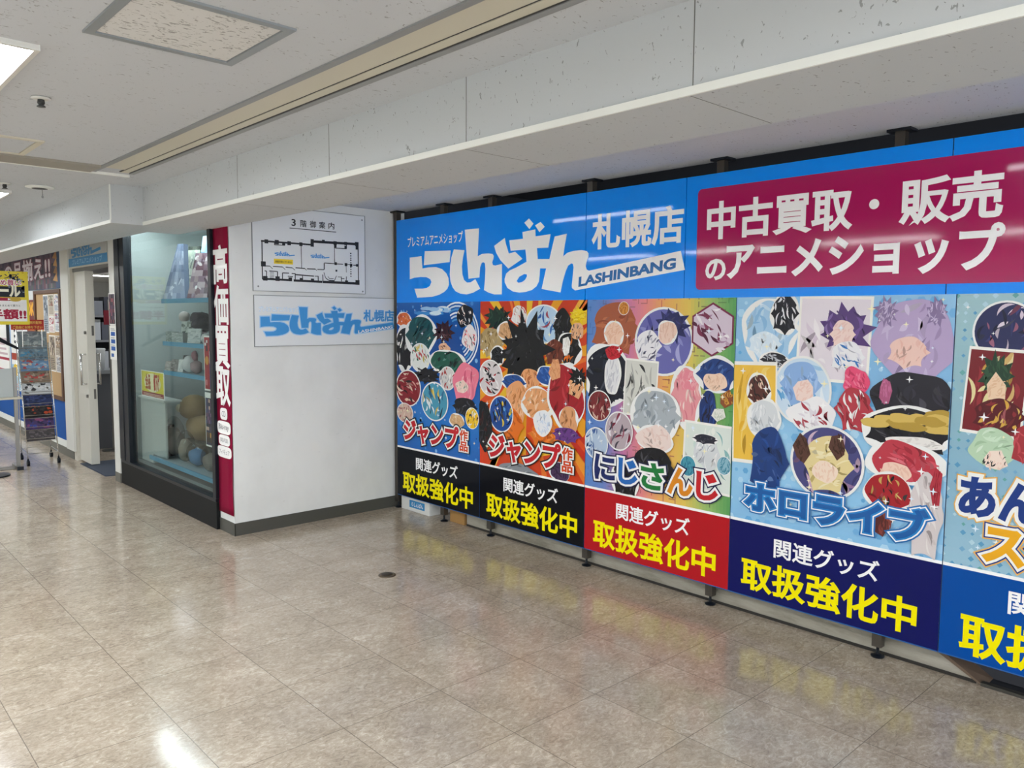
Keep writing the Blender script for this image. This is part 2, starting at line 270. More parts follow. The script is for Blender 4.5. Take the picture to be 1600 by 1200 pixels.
ART = {
 0: [('t',0.492,1.577,0.191,0.037,'d8ecf8 9cc8ee 3f8fd8'),
  ('b',0.097,1.505,0.090,0.059,'e8743c f09a58 c8552a d9622f'),
  ('b',0.104,1.282,0.114,0.166,'1a1b20 26272e e8e6e2 1a1b20 101014'),
  ('b',0.310,1.391,0.178,0.144,'1f4f52 173a3c 2b6a66 102c2e 1f4f52'),
  ('a',0.756,1.400,0.243,0.241,'eef4fa c8def0 4a98d8'),
  ('s',0.600,1.422,0.117,0.082,'3a1a1e 522428 24090c'),
  ('b',0.605,1.299,0.063,0.046,'e8b898 d8a080 5a2a28'),
  ('b',0.639,1.202,0.198,0.085,'1f5a4a 0e2e2c 174a3e 2c7060 0e2222'),
  ('b',0.844,1.537,0.099,0.076,'1c1a1e 2e2a30 f0dccf e4e4e6'),
  ('b',0.894,1.388,0.079,0.087,'efe9ea d84a58 f2b8b8 2a2228'),
  ('r',0.309,1.221,0.126,0.112,'e9ece8 2e6a4c d9e0d8 d8c060 b83a3a'),
  ('s',0.394,1.089,0.168,0.068,'16161c 22222c 0c0c10'),
  ('r',0.153,0.978,0.167,0.144,'8a1f2a b8404a e8c8b0 3a1016 d89a92'),
  ('r',0.110,0.781,0.109,0.078,'d8b8a8 e8d8c0 9a5a58'),
  ('r',0.491,0.901,0.166,0.148,'4a9ab8 2f6f98 e4eef2 e0c24a 1b2a3a'),
  ('r',0.647,1.084,0.095,0.088,'d8d4d2 a8322e 8a8e96 f4f2ee'),
  ('b',0.853,1.059,0.146,0.148,'f08098 f8a8b4 d85a78 f494a8'),
  ('b',0.813,1.033,0.066,0.048,'f4d4c8 f8e2d8 7a9a88'),
  ('b',0.846,0.890,0.131,0.068,'1c1c22 2a2a34 101014'),
  ('b',0.757,0.784,0.078,0.049,'d2a878 e0b888'),
  ('r',0.929,0.817,0.074,0.077,'f0c020 f4d84a 26262a f4eee0')],
 1: [('x',0.466,1.284,0.487,0.439,'e8a020 f0c030'),
  ('s',0.184,1.523,0.131,0.091,'1d3326 2a4a36 101f18'),
  ('b',0.112,1.362,0.135,0.100,'b39a6a 8c7448 c8b080'),
  ('b',0.181,1.273,0.068,0.061,'18181c 2a2c30'),
  ('b',0.389,1.546,0.073,0.068,'e8e4e0 c8322e f0d8c0 f4f2ee'),
  ('b',0.270,1.441,0.080,0.059,'d8a878 b8885a'),
  ('r',0.618,1.490,0.165,0.125,'b8d4ea 2f5fa8 e8f0f6 8a2438 5a90c8'),
  ('b',0.785,1.478,0.077,0.118,'141416 22222a 0c0c0e'),
  ('b',0.844,1.341,0.094,0.097,'141416 e8741e 1e1e24'),
  ('s',0.919,1.548,0.070,0.049,'f2d21e f8e050 d8b010'),
  ('b',0.909,1.450,0.055,0.054,'e8b48a d89a70 3a3f48'),
  ('b',0.720,1.315,0.091,0.084,'6a2f20 8a4430 4a1e14'),
  ('b',0.821,1.354,0.038,0.061,'f4f2ee e0dcd4'),
  ('r',0.113,1.116,0.126,0.127,'d8d0d0 a8222a 1e1a20 f0ecec 303038'),
  ('s',0.455,1.328,0.222,0.220,'0f0f12 1a1a20 08080a'),
  ('s',0.381,1.266,0.151,0.163,'0f0f12 1a1a20 08080a'),
  ('b',0.500,1.125,0.097,0.076,'e9a46e d88a52 b8683a'),
  ('b',0.350,1.100,0.109,0.053,'1f4f9a 173c78'),
  ('b',0.663,1.164,0.091,0.062,'1f4f9a 2a62b8'),
  ('b',0.384,0.983,0.119,0.135,'e9a46e f0b482 c8804a'),
  ('b',0.574,0.977,0.131,0.102,'e9a46e f4c090 d08850'),
  ('b',0.320,0.812,0.122,0.122,'e8751e c85a12'),
  ('b',0.659,0.775,0.161,0.087,'e8751e f08a30 c85a12'),
  ('r',0.226,0.878,0.122,0.126,'1a4a98 101828 e0c840 4a98d8 0e0e14'),
  ('b',0.830,1.048,0.152,0.182,'a8202a 8a1820 c02a34'),
  ('b',0.731,1.210,0.054,0.071,'e8a878 d89060'),
  ('b',0.908,1.109,0.063,0.069,'e8a878 f0bc90 2a1a18'),
  ('s',0.926,1.172,0.074,0.055,'101012 1c1c20'),
  ('b',0.852,0.895,0.076,0.084,'e0a070 c88452'),
  ('b',0.627,0.858,0.073,0.078,'eef0f4 cfdcee'),
  ('b',0.835,0.802,0.114,0.048,'6a3a88 54306e'),
  ('b',0.057,0.784,0.067,0.189,'141418 26222a 3a1a1a'),
  ('b',0.390,0.502,0.197,0.061,'8a8e94 6a6e74 b0b4ba'),
  ('b',0.781,0.560,0.078,0.057,'4a3258 382444')],
 2: [('b',0.218,1.465,0.172,0.162,'a85a3c c0704c 8c4630 b8684a'),
  ('b',0.208,1.441,0.069,0.069,'f2ccb4 e8b89c'),
  ('r',0.278,1.588,0.039,0.039,'d89040 a86020'),
  ('b',0.163,1.197,0.168,0.174,'1a1c2a 242838 10121c'),
  ('b',0.204,1.199,0.056,0.110,'e8e8ea c8c8d0'),
  ('b',0.211,1.332,0.069,0.038,'c82230 98141e'),
  ('r',0.560,1.404,0.197,0.191,'6a6ab0 8a8cc8 4c4c94 a8a8d8'),
  ('s',0.611,1.493,0.109,0.090,'23265e 34387a 181a48'),
  ('b',0.586,1.456,0.060,0.064,'f0d0c0 e4bca8'),
  ('b',0.461,1.379,0.085,0.090,'f0eef2 50506a c8c8d4'),
  ('h',0.872,1.475,0.142,0.139,'d9c8d8 7a2a4a efe6ec b08aa8 5a1e3a'),
  ('k',0.411,1.135,0.118,0.164,'d8d8d0 b8b8b0 8a8a86 2a2a2e'),
  ('b',0.718,1.113,0.089,0.159,'e89aa0 f2b8b8 d87a88 f4d8d0'),
  ('b',0.732,1.201,0.067,0.057,'e88a98 f0a8b0'),
  ('b',0.904,1.240,0.115,0.087,'1f3f80 2a54a0 16306a'),
  ('b',0.897,1.204,0.071,0.050,'f4d4bc e8c0a4'),
  ('b',0.862,1.040,0.058,0.105,'1c3470 16162a 2a4a90'),
  ('b',0.971,1.119,0.047,0.047,'8a4a28 d8a040'),
  ('b',0.927,1.032,0.041,0.037,'e8eae0 c8d0c0'),
  ('r',0.109,1.010,0.092,0.093,'7a2a2e 9a444a d8b0a0 3a1418'),
  ('r',0.262,0.874,0.104,0.116,'b8a8b0 7a2238 e4dce4 4a4450'),
  ('r',0.089,0.782,0.093,0.097,'b0c4dc dfe8f0 3a5a98'),
  ('k',0.870,0.799,0.159,0.184,'dfe8e0 c8dcd4 8ab8b8 eef2ea'),
  ('b',0.861,0.826,0.075,0.094,'d8dcde b4b8c0 f0f0f0'),
  ('b',0.847,0.896,0.072,0.026,'2a2a38 3a3a48'),
  ('r',0.746,0.738,0.051,0.058,'4a9ab0 2f7a94'),
  ('r',0.967,0.770,0.044,0.050,'8ab8c8 4a8aa0'),
  ('b',0.521,0.993,0.161,0.138,'aeb6bc 98a2aa c4ccd2 8a949c'),
  ('b',0.521,0.857,0.114,0.073,'f0dcd4 e8ccc2'),
  ('b',0.516,0.690,0.147,0.121,'1a1a20 26262e 101016'),
  ('b',0.318,0.598,0.099,0.110,'17171d 23232b')],
 3: [('k',0.506,1.441,0.174,0.199,'e9e0e8 f4eef2 d8c8d8'),
  ('b',0.182,1.472,0.137,0.154,'a9d0ee 8cbce4 c4e0f4'),
  ('b',0.159,1.409,0.087,0.064,'dcecf8 e8f4fc'),
  ('b',0.263,1.559,0.067,0.095,'1a1a22 e4e4e8 2c2c36'),
  ('b',0.213,1.332,0.068,0.037,'22222a c8ccd4'),
  ('s',0.557,1.486,0.119,0.117,'5a3f7a 74559a 452f62'),
  ('b',0.550,1.464,0.056,0.067,'f4d8d0 ecc8c0'),
  ('b',0.577,1.362,0.074,0.073,'f0f0f4 3a7ac0 dcdce8'),
  ('b',0.865,1.436,0.160,0.179,'b9a5cc c8b8d8 a38fb8 d4c6e2'),
  ('b',0.841,1.394,0.082,0.069,'f2ccc0 ecbcae'),
  ('s',0.948,1.566,0.043,0.059,'8a78a0 c8b8d8'),
  ('s',0.738,1.566,0.047,0.062,'8a78a0 c8b8d8'),
  ('b',0.864,1.173,0.182,0.132,'26242e 34323e 1a1820'),
  ('b',0.754,1.214,0.027,0.062,'b05a80 c8709a'),
  ('r',0.364,1.193,0.148,0.166,'cfe3f4 5aa0d8 e8f2fa a8d0f0'),
  ('b',0.358,1.223,0.097,0.110,'8fb4e4 a8c8f0 789cd4'),
  ('b',0.376,1.186,0.051,0.058,'f6dcd2 f0ccc0'),
  ('b',0.420,1.075,0.111,0.083,'f4f2f4 a83a48 e0d8e0'),
  ('b',0.622,1.255,0.064,0.064,'e8507a f07898 c8385e'),
  ('b',0.616,1.123,0.082,0.103,'b83a48 f0eaea 8a2430 f4f0f0'),
  ('k',0.119,1.062,0.124,0.258,'f0c24a f6d470 e8b030'),
  ('b',0.141,1.177,0.059,0.080,'5a2e28 28201e e8c8b0'),
  ('b',0.173,1.035,0.080,0.096,'d9dde0 eceef0 b8bec4'),
  ('b',0.206,0.830,0.100,0.176,'1b3f80 16346c 234c96'),
  ('r',0.500,0.863,0.179,0.178,'4a4a80 8a6a98 3a3a6a c8a8c0'),
  ('b',0.508,0.856,0.114,0.139,'e8d59a f2e4b8 d4bc78'),
  ('b',0.379,0.916,0.042,0.068,'5a3a30 40281f'),
  ('b',0.553,0.945,0.039,0.065,'5a3a30 40281f'),
  ('b',0.497,0.821,0.059,0.051,'f8e0cc f2d0b8'),
  ('b',0.857,1.054,0.185,0.100,'1b1a22 282630 121118'),
  ('g',0.854,1.103,0.172,0.055,'d8b860 b89840'),
  ('b',0.885,1.001,0.117,0.028,'f0ece8 dcd6d2'),
  ('b',0.850,0.912,0.149,0.087,'c03a4a d85464 a02a3a'),
  ('b',0.812,0.864,0.068,0.048,'f4d0be ecc0ac'),
  ('b',0.789,0.767,0.093,0.086,'a8222c 1c181c d8b060 8a1a22'),
  ('b',0.946,0.696,0.072,0.194,'d9d0d0 c4b8b8 e8e2e0'),
  ('b',0.984,0.828,0.023,0.096,'b83444 90222f'),
  ('b',0.766,0.647,0.047,0.086,'5a2a28 8a4038')],
 4: [('r',0.181,1.489,0.118,0.123,'2a2e5a 3a3f78 d8c8d8 8a4a68 1a1c3a'),
  ('k',0.157,1.244,0.111,0.178,'7a1f28 c89a48 9a3038 e8d8a0'),
  ('s',0.160,1.312,0.062,0.088,'24402e 305238'),
  ('b',0.163,1.260,0.037,0.059,'f0d0b0 e4bc98'),
  ('b',0.175,1.149,0.092,0.074,'5a1820 8a2a30 d8a848'),
  ('b',0.162,1.020,0.081,0.084,'bcd8b8 cfe6cc a4c4a0'),
  ('b',0.171,0.969,0.047,0.045,'f6e0d2 2a2a30 f0d0c0'),
  ('b',0.283,1.043,0.055,0.087,'a8323c c84a54')],
}

# ---------------------------------------------------------------- room shell
CZ = 2.38; YB = 5.257; XC = 2.262; SZ = 2.13
def sbox(name, a, b, m, parent=None):
    o = MB().box(a, b).build(name, m, parent); return o if parent else struct(o)
sbox('floor', (-2.4, -5, -0.1), (3.66, 15, 0), M_FLOOR)
sbox('ceiling', (-2.4, -5, CZ), (2.0, 15, CZ+0.1), M_CEIL)
sbox('ceiling_recess', (2.0, -5, 2.352), (3.66, YB, 2.45), M_CEIL)
sbox('ceiling_stairwell', (3.66, -5, 2.6), (5.4, YB+0.1, 2.7), M_DARK)
sbox('wall_left', (-2.5, -5, 0), (-2.4, 15, CZ), M_WALL)
sbox('wall_back', (XC, YB, 0.0), (3.70, YB+0.1, 2.352), M_WALL)
sbox('wall_stairwell_end', (3.70, YB, -1.0), (5.4, YB+0.1, 2.6), M_DARK)
sbox('wall_corner', (XC, YB+0.1, 0.0), (XC+0.1, 5.53, CZ), M_WALL)
sbox('baseboard_back', (XC-0.004, YB-0.006, 0), (3.66, YB, 0.088), M_SKIRT)
sbox('baseboard_corner', (XC-0.006, YB-0.006, 0), (XC, 5.50, 0.088), M_SKIRT)
sbox('wall_stairwell', (5.3, -5, -1.0), (5.4, YB, 2.6), M_DARK)
sbox('floor_stairwell', (3.74, -5, -1.0), (5.3, YB, -0.9), M_DARK)
# mortar curb behind the sign frame, ending in a slanted cut beside the dark stair opening
c = MB(); P = [(1.0, 0.0), (1.26, 0.135), (4.40, 0.135), (4.40, 0.0)]
c.add([(3.645, y, z) for y, z in P]+[(3.74, y, z) for y, z in P], [(0,1,2,3),(7,6,5,4),(0,4,5,1),(1,5,6,2),(2,6,7,3),(3,7,4,0)])
curb = struct(c.build('trim_1', M_CURB))
c = MB(); P = [(0.985, 0.0), (1.0, 0.0), (1.27, 0.14), (1.225, 0.14)]
c.add([(3.635, y, z) for y, z in P]+[(3.75, y, z) for y, z in P], [(0,1,2,3),(7,6,5,4),(0,4,5,1),(1,5,6,2),(2,6,7,3),(3,7,4,0)])
c.build('edge_strip', mat('worn_wood', '6f5d4e', 0.5), curb)
sbox('trim_2', (3.63, -5, 0), (3.66, 1.0, 0.014), mat('dull_metal', '55534e', 0.4, metal=0.6))
MB().box((3.641, 1.02, 0.0), (3.645, 4.40, 0.014)).build('base_joint', mat('joint_dark', '2c2925', 0.8), curb)
sbox('floor_landing', (3.66, -5, -0.05), (3.75, 1.0, -0.002), M_DARK)
sbox('floor_niche', (3.66, 4.40, -0.1), (4.3, YB, 0.0), M_FLOOR)
# dropped beam: 1.83..2.27, boxed end beyond y=5.62
sbox('trim_3', (1.835, -5, SZ), (2.27, 5.62, CZ), M_BEAM)
sbox('trim_15', (2.0, 5.62, SZ), (2.224, 6.05, CZ), M_BEAM)
sbox('wall_far_blocker', (-2.5, 15, 0), (2.3, 15.1, CZ), mat('far_blocker_grey', 'a8aaa8', 0.6))  # unseen wall added to keep bright world light out of the glass reflections
lip = struct(MB().box((1.828, -5, SZ-0.001), (1.835, 5.62, 2.152)).build('trim_4', M_TRIM))
sbox('trim_5', (1.632, 5.62, SZ), (2.0, 15, CZ), M_BEAM)
e = MB(); e.box((1.626, 5.614, SZ-0.001), (1.632, 15, 2.15)); e.box((1.626, 5.614, 2.15), (1.634, 5.62, CZ-0.002))
struct(e.build('trim_6', M_TRIM))
g = MB()
for i in range(9): g.box((1.8345, 4.135-0.955*i-0.0015, 2.152), (1.836, 4.135-0.955*i+0.0015, CZ-0.001))
for i in range(8): g.box((1.84, 2.235-0.955*(i-2)-0.0012, SZ-0.0004), (2.268, 2.235-0.955*(i-2)+0.0012, SZ+0.001))
struct(g.build('trim_7', mat('board_joint', '6a6a66', 0.8)))
sbox('wall_soffit', (2.0, 6.05, 2.205), (2.235, 15, CZ), M_BEAM)
# fire-shutter slot in the ceiling, running along the beam and turning across the corridor
g = MB(); g.box((1.40, -5, CZ-0.006), (1.43, 5.2, CZ+0.001)); g.box((1.60, -5, CZ-0.005), (1.628, 5.13, CZ+0.001)); struct(g.build('trim_8', M_GREYTRIM))
g = MB(); g.box((1.43, -5, CZ-0.004), (1.535, 5.0, CZ)); g.box((1.545, -5, CZ-0.005), (1.585, 5.1, CZ)); struct(g.build('trim_9', M_CREAM))
g = MB(); g.box((1.535, -5, CZ-0.002), (1.545, 5.1, CZ)); g.box((1.585, -5, CZ-0.002), (1.60, 5.1, CZ)); struct(g.build('trim_10', mat('slot_shadow_gap', '3c3c3a', 0.8)))
g = MB(); g.box((-2.4, 4.96, CZ-0.012), (1.40, 5.18, CZ)); struct(g.build('trim_11', mat('shutter_slat', '9b968a', 0.5)))
g = MB(); g.box((-2.4, 5.18, CZ-0.014), (1.62, 5.20, CZ)); struct(g.build('trim_12', M_TRIM))

# ---------------------------------------------------------------- ceiling fittings
def ceiling_light(x0, y0, label, w=0.30, ln=1.25, lamp=None):
    t = thing('ceiling_light', label, 'ceiling light', (x0+w/2, y0+ln/2, CZ), 'corridor ceiling lights')
    f = MB(); z0, z1 = CZ-0.018, CZ; x1, y1 = x0+w, y0+ln; k = 0.016
    f.box((x0-k, y0-k, z0), (x0, y1+k, z1)); f.box((x1, y0-k, z0), (x1+k, y1+k, z1)); f.box((x0, y0-k, z0), (x1, y0, z1)); f.box((x0, y1, z0), (x1, y1+k, z1))
    f.build('frame', M_WHITE, t)
    MB().box((x0, y0, CZ-0.010), (x1, y1, CZ-0.004)).build('diffuser', lamp or M_LAMP, t)
    g = MB(); g.box((x0+w/2-0.006, y0, CZ-0.016), (x0+w/2+0.006, y1, CZ-0.010)); g.build('spine', M_WHITE, t)
    return t
ceiling_light(0.34, 2.93, 'long white ceiling light nearest the square ceiling hatch')
ceiling_light(0.92, 6.44, 'white ceiling light beyond the shutter slot, past the round ceiling speaker', lamp=M_LAMP2)
ceiling_light(0.75, 9.75, 'far ceiling light near the shop doorway, mirrored in the display window')
ceiling_light(0.34, -0.55, 'ceiling light over the photographer, before the sign wall')
ceiling_light(0.34, -4.0, 'ceiling light at the near end of the corridor')
ceiling_light(-1.5, 2.93, 'ceiling light beside the plain opposite wall')
ceiling_light(-1.5, -0.55, 'ceiling light by the opposite wall, behind the photographer')
ceiling_light(-1.5, 6.44, 'ceiling light by the opposite wall, far along the corridor')
ceiling_light(-1.5, 1.2, 'added unseen ceiling light by the opposite wall facing the rainbow poster')  # extra lamp, added to throw more light on the sign
ceiling_light(-1.5, 4.7, 'added unseen ceiling light by the opposite wall facing the plain white wall')  # likewise added for the sign, from across the corridor
ceiling_light(-1.5, 9.75, 'added unseen ceiling light by the opposite wall across from the shop doorway')  # added out of view to brighten the shopfront pillar
ceiling_light(-1.5, 12.6, 'added unseen ceiling light by the opposite wall at the far end of the corridor')  # also added, lifts the dim far shopfront
ceiling_light(0.75, 12.6, 'added unseen last ceiling light at the far end of the corridor')  # added past the known lights to brighten the far floor
def tube_light(y0, label):
    t = thing('tube_light', label, 'tube light', (2.42, y0+0.62, 2.352), 'tube lights behind the beam')
    MB().box((2.37, y0, 2.33), (2.47, y0+1.24, 2.352)).build('housing', M_WHITE, t)
    MB().tube((2.42, y0+0.03, 2.322), (2.42, y0+1.21, 2.322), 0.013, 12).build('tube', M_TUBE, t, smooth=True)
    for ya in (y0+0.005, y0+1.21): MB().box((2.405, ya, 2.30), (2.435, ya+0.025, 2.33)).build('socket', M_WHITE, t)
tube_light(3.38, 'fluorescent tube behind the beam, mirrored in the blue sign')
tube_light(0.10, 'fluorescent tube behind the beam, mirrored in the magenta panel')
def hatch(x0, y0, s, label, board):
    t = thing('ceiling_hatch', label, 'ceiling hatch', (x0+s/2, y0+s/2, CZ), 'ceiling hatches')
    f = MB(); k = 0.028; x1, y1 = x0+s, y0+s; z0, z1 = CZ-0.007, CZ
    f.box((x0, y0, z0), (x0+k, y1, z1)); f.box((x1-k, y0, z0), (x1, y1, z1)); f.box((x0+k, y0, z0), (x1-k, y0+k, z1)); f.box((x0+k, y1-k, z0), (x1-k, y1, z1))
    f.build('frame', M_HATCHTRIM if board is M_HATCH else M_CREAM, t)
    MB().box((x0+k+0.003, y0+k+0.003, CZ-0.003), (x1-k-0.003, y1-k-0.003, CZ)).build('panel', board, t)
hatch(0.715, 2.215, 0.46, 'square ceiling hatch with grey metal frame and speckled board', M_HATCH)
hatch(0.55, 4.47, 0.46, 'pale ceiling hatch with cream frame just before the shutter slot', M_CEIL)
def sprinkler(x, y, label):
    t = thing('sprinkler', label, 'sprinkler', (x, y, CZ), 'ceiling sprinklers')
    MB().lathe((x, y, CZ), [(0.034, -0.001), (0.036, -0.006), (0.02, -0.009)], 20).build('escutcheon', M_WHITE, t, smooth=True)
    g = MB().lathe((x, y, CZ), [(0.012, -0.008), (0.014, -0.022), (0.009, -0.03), (0.016, -0.034), (0.016, -0.037)], 14); g.build('head', mat('bronze', '4a4c4e', 0.35, metal=0.8), t)
sprinkler(0.805, 3.60, 'bronze ceiling sprinkler between the near light and the square hatch')
sprinkler(1.13, 6.08, 'small dark ceiling sprinkler beside the round speaker')
t = thing('ceiling_speaker', 'round white flush ceiling fitting with a dark centre and hanging pull', 'ceiling fitting', (1.33, 6.08, CZ))
MB().lathe((1.33, 6.08, CZ), [(0.085, -0.001), (0.085, -0.008), (0.05, -0.014)], 28).build('ring', M_TRIM, t, smooth=True)
MB().lathe((1.33, 6.08, CZ), [(0.048, -0.0142), (0.044, -0.012)], 24).build('grille', mat('dark_grille', '3a3a3c', 0.6), t)
g = MB().tube((1.345, 6.08, CZ-0.014), (1.345, 6.08, CZ-0.06), 0.002, 6); g.lathe((1.345, 6.08, CZ-0.075), [(0.004, 0), (0.007, 0.004), (0.007, 0.013), (0.003, 0.017)], 10)
g.build('pull_cord', M_GREYTRIM, t)
t = thing('floor_outlet', 'round brass floor outlet cap set in the vinyl floor', 'floor outlet', (2.578, 3.855, 0))
MB().lathe((2.578, 3.855, 0), [(0.052, 0.0), (0.05, 0.004), (0.04, 0.0055)], 28).build('flange', mat('worn_brass', '6d6252', 0.35, metal=0.8), t, smooth=True)
g = MB().lathe((2.578, 3.855, 0), [(0.034, 0.0056), (0.032, 0.0075), (0.012, 0.008)], 24); g.build('cap', mat('dark_brass', '4e463c', 0.4, metal=0.8), t, smooth=True)

# ---------------------------------------------------------------- big sign
XF = 3.575; N = (-1, 0, 0)
def sx(y, z, d=0.0): return (XF-d, y, z)
def stext(mb, s, h0, h1, z0, z1, lift, bold=0.0, col=None):
    return text(mb, s, sx(h0, z0), sx(h1, z0), sx(h0, z1), N, lift, bold, col)
sg = thing('sign_board', 'long blue shop sign board with white lettering and a magenta panel', 'sign', (XF, 5.185, 1.64))
pw = MB()
for a, b in ((5.185, 3.21), (3.205, 2.5), (2.495, 1.2), (1.195, -0.9)): pw.box((XF, a, 1.64), (XF+0.008, b, 2.276))
pw.build('panel', M_BLUE, sg)
r = 0.025
pts = []
for cy, cz, a0 in ((2.424-r, 2.205-r, 90), (2.424-r, 1.683+r, 180), (0.90+r, 1.683+r, 270), (0.90+r, 2.205-r, 360)):
    for k in range(6):
        a = math.radians(a0+90*k/5); pts.append((cy-r*math.cos(a), cz+r*math.sin(a)))
q = MB(); n = len(pts)
q.add([(XF-0.0012, y, z) for y, z in pts]+[(XF, y, z) for y, z in pts], [tuple(range(n))]+[(i, n+i, n+(i+1)%n, (i+1)%n) for i in range(n)])
q.build('magenta_panel', M_PINK, sg)
polys(MB(), LOGO, (XF, 5.185, 1.64), (0, -1, 0), (0, 0, 1), N, 0.0008).build('logo', M_LETTER, sg)
ux = Vector((0, 3.257-2.555, 0)); 
text(MB(), 'LASHINBANG', sx(3.257, 1.722), sx(2.560, 1.803), sx(3.254, 1.776), N, 0.0016, 0.045).build('latin_lettering', mat('letter_blue', '1468b0', 0.2), sg)
stext(MB(), 'プレミアムアニメショップ', 5.034, 4.37, 2.06, 2.137, 0.0008, 0.012).build('small_lettering', M_LETTER, sg)
stext(MB(), '札幌店', 3.154, 2.515, 1.94, 2.135, 0.0008, 0.028).build('town_lettering', M_LETTER, sg)
stext(MB(), '中古買取', 2.359, 1.610, 1.944, 2.127, 0.002, 0.03).build('trade_lettering', M_LETTER, sg)
MB().add([sx(1.508+0.022*math.cos(a*0.2618), 2.04+0.022*math.sin(a*0.2618), 0.002) for a in range(24)], [tuple(range(24))]).build('middle_dot', M_LETTER, sg)
stext(MB(), '販売', 1.392, 1.01, 1.944, 2.127, 0.002, 0.03).build('sales_lettering', M_LETTER, sg)
q = MB(); stext(q, 'アニメショップ', 2.237, 0.996, 1.735, 1.915, 0.002, 0.034); stext(q, 'の', 2.362, 2.250, 1.735, 1.836, 0.002, 0.034)
q.build('shop_lettering', M_LETTER, sg)

# ---------------------------------------------------------------- five poster panels
def wob(cx, cy, rx, ry, rd, amp=0.10, n=36):
    ph = [rd.uniform(0, 6.28) for _ in range(4)]; rot = rd.uniform(0, 3.14)
    return [(cx+rx*math.cos(a)*(1+amp*(math.sin(2*a+ph[0])+0.7*math.sin(3*a+ph[1])+0.5*math.sin(5*a+ph[2]))),
             cy+ry*math.sin(a)*(1+amp*(math.sin(2*a+ph[1])+0.7*math.sin(3*a+ph[3])+0.5*math.sin(5*a+ph[0])))) for a in (2*math.pi*i/n for i in range(n))]
def lobes(cx, cy, rx, ry, rd):
    k = rd.randint(5, 8); n = k*7; p0 = rd.uniform(0, 6.28); out = []
    for i in range(n):
        a = 2*math.pi*i/n; f = (i % 7)/7.0; tip = 1.12-0.26*abs(math.sin(math.pi*f))**0.7 if math.sin(a) < 0.35 else 0.98
        out.append((cx+rx*tip*math.cos(a+0.12*math.sin(p0+3*a)), cy+ry*tip*math.sin(a)))
    return out
def shard(cx, cy, rx, ry, rd):
    k = rd.randint(5, 7); p0 = rd.uniform(0, 6.28)
    return [(cx+rx*s_*math.cos(a), cy+ry*s_*math.sin(a)) for a, s_ in ((p0+2*math.pi*(i+rd.uniform(-.25, .25))/k, rd.uniform(0.85, 1.15)) for i in range(k))]
def spike(cx, cy, rx, ry, rd, k=11):
    out = []
    for i in range(2*k):
        a = math.pi*i/k+rd.uniform(-0.1, 0.1); s = rd.uniform(0.95, 1.25) if i % 2 == 0 else rd.uniform(0.6, 0.78)
        out.append((cx+rx*s*math.cos(a), cy+ry*s*math.sin(a)))
    return out
def clip(poly, x0, x1, y0, y1):
    for ax, lim, sg_ in ((0, x0, 1), (0, x1, -1), (1, y0, 1), (1, y1, -1)):
        out = []
        for i in range(len(poly)):
            a, b = poly[i-1], poly[i]; ia = (a[ax]-lim)*sg_ >= 0; ib = (b[ax]-lim)*sg_ >= 0
            if ia != ib:
                t = (lim-a[ax])/(b[ax]-a[ax]); out.append((a[0]+(b[0]-a[0])*t, a[1]+(b[1]-a[1])*t))
            if ib: out.append(b)
        poly = out
        if len(poly) < 3: return []
    return poly
def lerp_hex(a, b, t):
    return ''.join('%02x' % round(int(a[i:i+2], 16)*(1-t)+int(b[i:i+2], 16)*t) for i in (0, 2, 4))
W = 1.0
class Art:
    def __init__(s, y0, w, z0, z1): s.mb = MB(); s.y0 = y0; s.w = w; s.z0 = z0; s.z1 = z1; s.lift = 0.0
    def put(s, poly, col, lift=None):
        poly = clip(poly, 0.0, s.w, s.z0, s.z1)
        if len(poly) >= 3: s.mb.add([sx(s.y0-u, z, s.lift if lift is None else lift) for u, z in poly], [tuple(range(len(poly)))], col)
    def up(s, d=0.00005): s.lift += d
